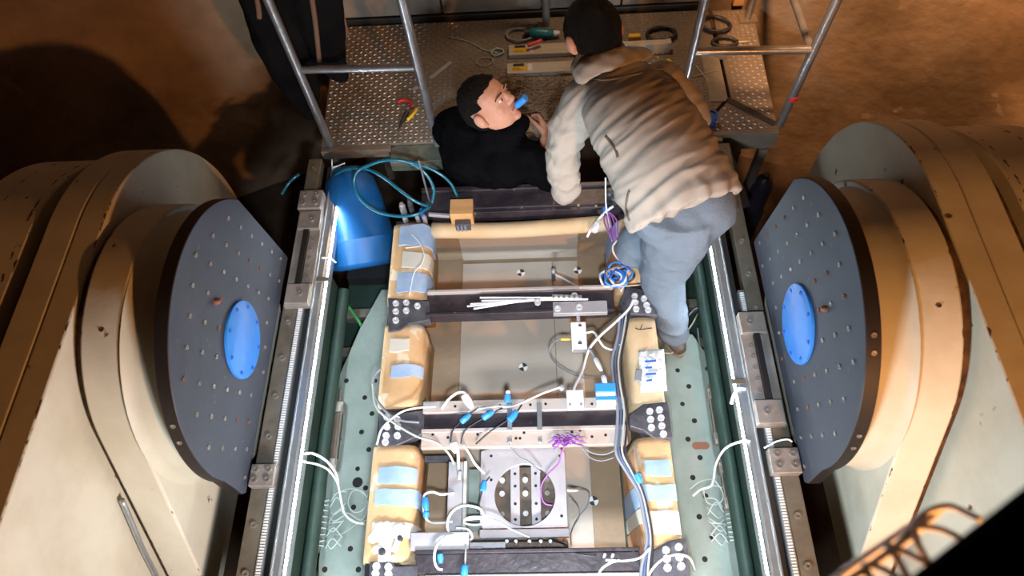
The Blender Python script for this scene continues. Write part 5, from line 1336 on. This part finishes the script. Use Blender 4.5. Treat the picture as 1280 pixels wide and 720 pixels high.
# jacket
mb = MB()
jt = [pt(858, 264, .575), pt(846, 236, .61), pt(826, 196, .655), pt(806, 160, .68), pt(790, 132, .69), pt(776, 108, .69), pt(764, 90, .69)]
loft_torso(mb, 0, [.232, .232, .222, .212, .205, .165, .095], [.150, .150, .135, .125, .118, .098, .07], jt)
limb(mb, [(shL + Vector((.03, 0, .0)), .092), (shL.lerp(elL, .5), .085), (elL, .080), (elL.lerp(wrL, .5), .072), (wrL + Vector((0, 0, .03)), .066), (wrL + Vector((.0, 0, -.03)), .056)])
limb(mb, [(shR - Vector((.03, 0, 0)), .095), (shR.lerp(elR, .5), .082), (elR, .070), (elR.lerp(wrR, .6), .06), (wrR, .052)])
jm = grow(mb, .009, 8)
axis = (jt[4] - jt[0]).normalized(); sv = (side - axis * side.dot(axis)).normalized(); bk = axis.cross(sv)
def folds(c, n):
    r = c - jt[0]; a, b_, e = r.dot(axis), r.dot(sv), r.dot(bk)
    # oblique drag lines from the left hip to the right shoulder, finer across the upper back
    t = a * .97 - b_ * .22; s_ = a * .22 + b_ * .97
    v = 0.0
    w1 = noise.noise(Vector((t * 13 + .8 * noise.noise(c * 4), s_ * 1.8, e * 2)))
    w2 = noise.noise(Vector((t * 30 + 5, s_ * 4 + noise.noise(c * 7), e * 4)))
    v += .0085 * (1 - abs(w1) * 2.2) - .004 + .0045 * (1 - abs(w2) * 2)
    # gathered hem
    if a < .10: v += .006 * math.sin(b_ * 75 + 3 * noise.noise(c * 9)) * (1 - max(a, 0) / .10)
    # sleeve creases
    if c.z < .62 and c.x < shL.x + .12: v += .0055 * math.sin((c.z * 60) + 4 * noise.noise(c * 12))
    return v
displace(jm, folds)
jk = person_part('jacket', jm, 'jacket_cloth', B)
# hem band
ring = []
# hood and collar lying on the shoulders
bk_ = (jt[0] - jt[-1]).normalized()
def flap(pts, halfw, th, m_, nm, wob=.006):
    Q = spline(pts, 5); rings = []
    for i, c in enumerate(Q):
        tng = (Q[min(i + 1, len(Q) - 1)] - Q[max(i - 1, 0)]).normalized(); a = (bk_ - tng * bk_.dot(tng)).normalized(); nr = tng.cross(a)
        e = math.sin(PI * (i + .6) / (len(Q) + .2)) ** .35
        rings.append((c, a * halfw * e, nr * th * e))
    mb = MB(); mb.loft(rings, 18); me = grow(mb, .006, 4); displace(me, lambda c, n: wob * noise.noise(c * 22)); person_part(nm, me, m_, B)
flap([pt(720, 104, .71), pt(727, 92, .76), pt(742, 82, .79), pt(765, 74, .80), pt(790, 69, .79), pt(812, 65, .75)], .052, .017, 'jacket_cloth', 'hood', .009)
flap([pt(718, 96, .72), pt(723, 82, .76), pt(738, 70, .79), pt(760, 60, .80), pt(780, 55, .77)], .045, .016, 'jacket_lining', 'collar')
# pocket zips
for uv in ([(768, 185), (772, 193), (776, 200)], [(781, 245), (784, 262), (786, 275)]):
    pass
# trousers
mb = MB()
pv = [pt(858, 255, .60), pt(852, 268, .54), pt(848, 282, .47)]
loft_torso(mb, 0, [.205, .20, .17], [.135, .14, .13], pv)
limb(mb, [(hipL + Vector((.01, 0, 0)), .135), (hipL.lerp(knL, .35), .125), (hipL.lerp(knL, .7), .108), (knL, .098), (knL.lerp(anL, .35), .086), (knL.lerp(anL, .75), .074), (anL, .066)])
limb(mb, [(hipR, .125), (hipR.lerp(knR, .5), .11), (knR, .092), (knR.lerp(anR, .5), .08), (anR, .066)])
tm = grow(mb, .009, 8)
def tfold(c, n):
    w1 = noise.noise(Vector((c.x * 6, c.y * 6, c.z * 13)));
    return .010 * (1 - 2 * abs(w1)) - .004
displace(tm, tfold); person_part('trousers', tm, 'trouser_cloth', B)
# boots
for an, dx in ((anL, .0),):
    mb = MB(); f = Vector((-.35, .92, 0)).normalized(); sx = Vector((.92, .35, 0))
    base = Vector((an.x, an.y, PZ + .004)); up = Vector((0, 0, 1))
    mb.loft([(base + f * -.085 + up * .04, sx * .025, up * .035), (base + f * -.05 + up * .048, sx * .042, up * .044), (base + f * .05 + up * .045, sx * .045, up * .042), (base + f * .13 + up * .034, sx * .05, up * .03), (base + f * .19 + up * .024, sx * .035, up * .02)], 16)
    mb.cyl(base + up * .04, base + up * .12, .05, 14, .055)
    person_part('boot', grow(mb, .007, 3), 'boot_leather', B)
    sb = MB(); pr = []
    for k in range(24):
        a = 2 * PI * k / 24; q = f * (.05 + .145 * math.cos(a)) + sx * (.05 * math.sin(a)); pr.append((base.x + q.x, base.y + q.y))
    sb.prism(pr, PZ + .001, PZ + .022, 'z'); obj('sole', sb, 'boot_sole', B, bevel=.003)

mb = MB(); d = (anR - knR).normalized(); limb(mb, [(anR, .058), (anR + d * .05 + Vector((0, 0, -.03)), .048), (anR + d * .05 + Vector((0, 0, -.10)), .04)]); person_part('boot', grow(mb, .008, 3), 'boot_leather', B)
# seams and pockets drawn on the jacket as thin cords that follow the cloth
from mathutils.bvhtree import BVHTree
bvh = BVHTree.FromPolygons([v.co + world_loc(B) for v in jm.vertices], [tuple(p.vertices) for p in jm.polygons])
def on_cloth(uvs):
    out = []
    for u, v in uvs:
        hit = bvh.ray_cast(CAM, ray(u, v).normalized())[0]
        if hit is not None: out.append(hit)
    return out
for nm, uvs, r, m_ in (('zip', [(757, 170), (762, 176), (767, 183), (771, 191), (772, 197)], .006, 'zip_dark'), ('pocket_zip', [(787, 238), (784, 248), (783, 260), (785, 270), (787, 276)], .005, 'zip_dark'),
                       ('seam', [(736, 98), (752, 100), (772, 98), (800, 92), (830, 86)], .003, 'jacket_cloth'), ('hem_band', [(800, 283), (822, 288), (850, 281), (880, 268), (905, 252), (918, 240)], .008, 'jacket_cloth')):
    q = on_cloth(uvs)
    if len(q) > 2: obj(nm, MB().tube(spline(q, 4), r, 6), m_, B, smooth='all')

# ------------------------------------------------------------------ man in black, kneeling in the gap behind the container
Lk = camvec(.30, .75, -.59); Uk = camvec(-.60, .60, .45); Fk = Lk.cross(Uk).normalized(); Uk = Fk.cross(Lk).normalized()
S2 = .265
hk = PX(611, 131, .42)
K = thing('person', 'person in a black sweater crouching behind the container with a blue plug between the lips', 'person', (hk.x, hk.y - .05, FLOOR_Z))
frameK = (hk, Fk, Lk, Uk); TK = head_points(frameK, S2)
mb = MB(); head(mb, frameK, S2)
ck = PX(608, 190, .18); pk = PX(618, 222, -.35)
nk = TK(-.10, 0, -.52)
sR = PX(655, 200, .19); sL = PX(570, 160, .18)
# torso rings
rings = [(Vector((ck.x + .02, 2.25, -.55)), Vector((.19, .02, 0)), Vector((0, .13, 0))), (Vector((ck.x + .02, 2.25, -.30)), Vector((.18, .02, 0)), Vector((0, .12, 0))), (Vector((ck.x + .01, 2.24, -.02)), Vector((.20, 0, 0)), Vector((0, .12, 0))), (ck, Vector((.20, -.05, .02)), Vector((.02, .11, 0))), (ck.lerp(nk, .6), Vector((.11, 0, 0)), Vector((0, .08, 0)))]
mb.loft(rings, 20)
limb(mb, [(ck.lerp(nk, .4), .07), (nk, .062), (TK(-.08, 0, -.30), .06)])
elK = PX(692, 222, .05); wrK = PX(683, 176, .10); haK = PX(679, 146, .10)
limb(mb, [(sR, .055), (elK, .047), (PX(688, 200, .08), .045), (wrK, .035)])
hand(mb, wrK, haK - wrK, (-.6, .1, -.3), .215, .5, -1)
elK2 = PX(572, 130, .06); wrK2 = PX(600, 112, .04)
limb(mb, [(sL, .055), (Vector((sL.x - .06, 2.40, .09)), .046)])
for sx in (-1, 1):
    limb(mb, [(Vector((ck.x + .02 + sx * .10, 2.25, -.55)), .09), (Vector((ck.x + sx * .13 + .02, 2.34, -.92)), .07), (Vector((ck.x + sx * .12, 2.10, -1.20)), .045)])
    limb(mb, [(Vector((ck.x + sx * .12, 2.10, -1.22)), .04), (Vector((ck.x + sx * .12, 2.24, -1.27)), .03)])
person_part('body', grow(mb, .0045, 3, .45), 'skin', K)
# facial features as thin children
rotK = Matrix((Fk, Lk, Uk)).transposed()
for sy in (1, -1):
    e = MB(); e.ball(TK(.355, sy * .145, .015), (.04 * S2, .052 * S2, .030 * S2), 12, 8, rotK); obj('eye', e, 'eye_white', K, smooth='all')
    e = MB(); e.ball(TK(.385, sy * .14, .012), (.014 * S2, .024 * S2, .024 * S2), 10, 8, rotK); obj('iris', e, 'iris_dark', K, smooth='all')
    e = MB(); e.tube(spline([TK(.420, sy * .06, .095), TK(.422, sy * .12, .112), TK(.385, sy * .20, .105), TK(.335, sy * .25, .075)], 4), .0095 * S2, 6); obj('eyebrow', e, 'hair_black', K, smooth='all')
e = MB(); e.tube(spline([TK(.385, .11, -.265), TK(.418, .05, -.255), TK(.424, 0, -.26), TK(.418, -.05, -.255), TK(.385, -.11, -.265)], 4), .022 * S2, 8); obj('lips', e, 'lip', K, smooth='all')
hm = hair_cap(frameK, S2, lambda x, y, z: (z > .38 + .25 * max(x, 0) or (x < .32 and z > -.05) or (x < -.12 and z > -.70)) and not (abs(y) > .74 and -.50 < z < .16 and -.36 < x < .4), .06, 96, 64, .026, 9)
person_part('hair', hm, 'hair_black', K)
# sweater
mb = MB()
rings = [(Vector((ck.x + .02, 2.25, -.50)), Vector((.23, .02, 0)), Vector((0, .16, 0))), (Vector((ck.x + .02, 2.25, -.30)), Vector((.225, .02, 0)), Vector((0, .155, 0))), (Vector((ck.x + .015, 2.25, -.05)), Vector((.24, 0, 0)), Vector((0, .15, 0))), (ck + Vector((0, 0, .0)), Vector((.235, -.05, .02)), Vector((.02, .14, 0))), (ck.lerp(nk, .45), Vector((.17, -.03, 0)), Vector((0, .12, 0))), (ck.lerp(nk, .8), Vector((.11, 0, 0)), Vector((0, .09, .02)))]
mb.loft(rings, 24)
limb(mb, [(sR - Vector((.08, 0, .02)), .12), (sR, .10), (sR.lerp(elK, .6), .082), (elK, .070), (PX(690, 203, .08), .056)])
limb(mb, [(ck.lerp(sL, .5), .12), (sL, .105), (Vector((sL.x - .05, 2.41, .10)), .085)])
limb(mb, [(TK(-.26, .05, -.48), .075), (TK(-.34, -.02, -.40), .07), (TK(-.30, -.18, -.50), .07)])      # hood bunched at the nape
# cuff hood roll around the neck
limb(mb, [(TK(-.05, -.22, -.56), .055), (TK(.16, -.16, -.60), .05), (TK(.22, .05, -.62), .05)])
sm = grow(mb, .009, 7)
displace(sm, lambda c, n: .010 * (1 - 2 * abs(noise.noise(Vector((c.x * 8, c.y * 8, c.z * 14))))) - .004)
person_part('sweater', sm, 'sweater_black', K)
mb = MB()
for sx in (-1, 1):
    limb(mb, [(Vector((ck.x + .02 + sx * .10, 2.25, -.52)), .125), (Vector((ck.x + sx * .13 + .02, 2.34, -.92)), .095), (Vector((ck.x + sx * .12, 2.10, -1.18)), .07)])
person_part('trousers', grow(mb, .012, 4), 'coat_black', K)
for sx in (-1, 1):
    mb = MB(); b_ = Vector((ck.x + sx * .12, 2.10, FLOOR_Z)); mb.loft([(b_ + Vector((0, -.06, .05)), Vector((.035, 0, 0)), Vector((0, 0, .045))), (b_ + Vector((0, .03, .055)), Vector((.048, 0, 0)), Vector((0, 0, .05))), (b_ + Vector((0, .15, .04)), Vector((.05, 0, 0)), Vector((0, 0, .035))), (b_ + Vector((0, .21, .03)), Vector((.035, 0, 0)), Vector((0, 0, .022)))], 14)
    person_part('boot', grow(mb, .009, 3), 'boot_leather', K)
# blue cap held in the mouth
a = TK(.42, 0, -.26); b_ = PX(657, 122, a.z + .05)
o = obj('plastic_plug', MB().tube([a - (b_ - a) * .05, a.lerp(b_, .15), b_], [.010, .0165, .0165], 12), 'plug_blue', smooth=True); tag(o, 'bright blue plastic plug held between the lips of the crouching man', 'plug')
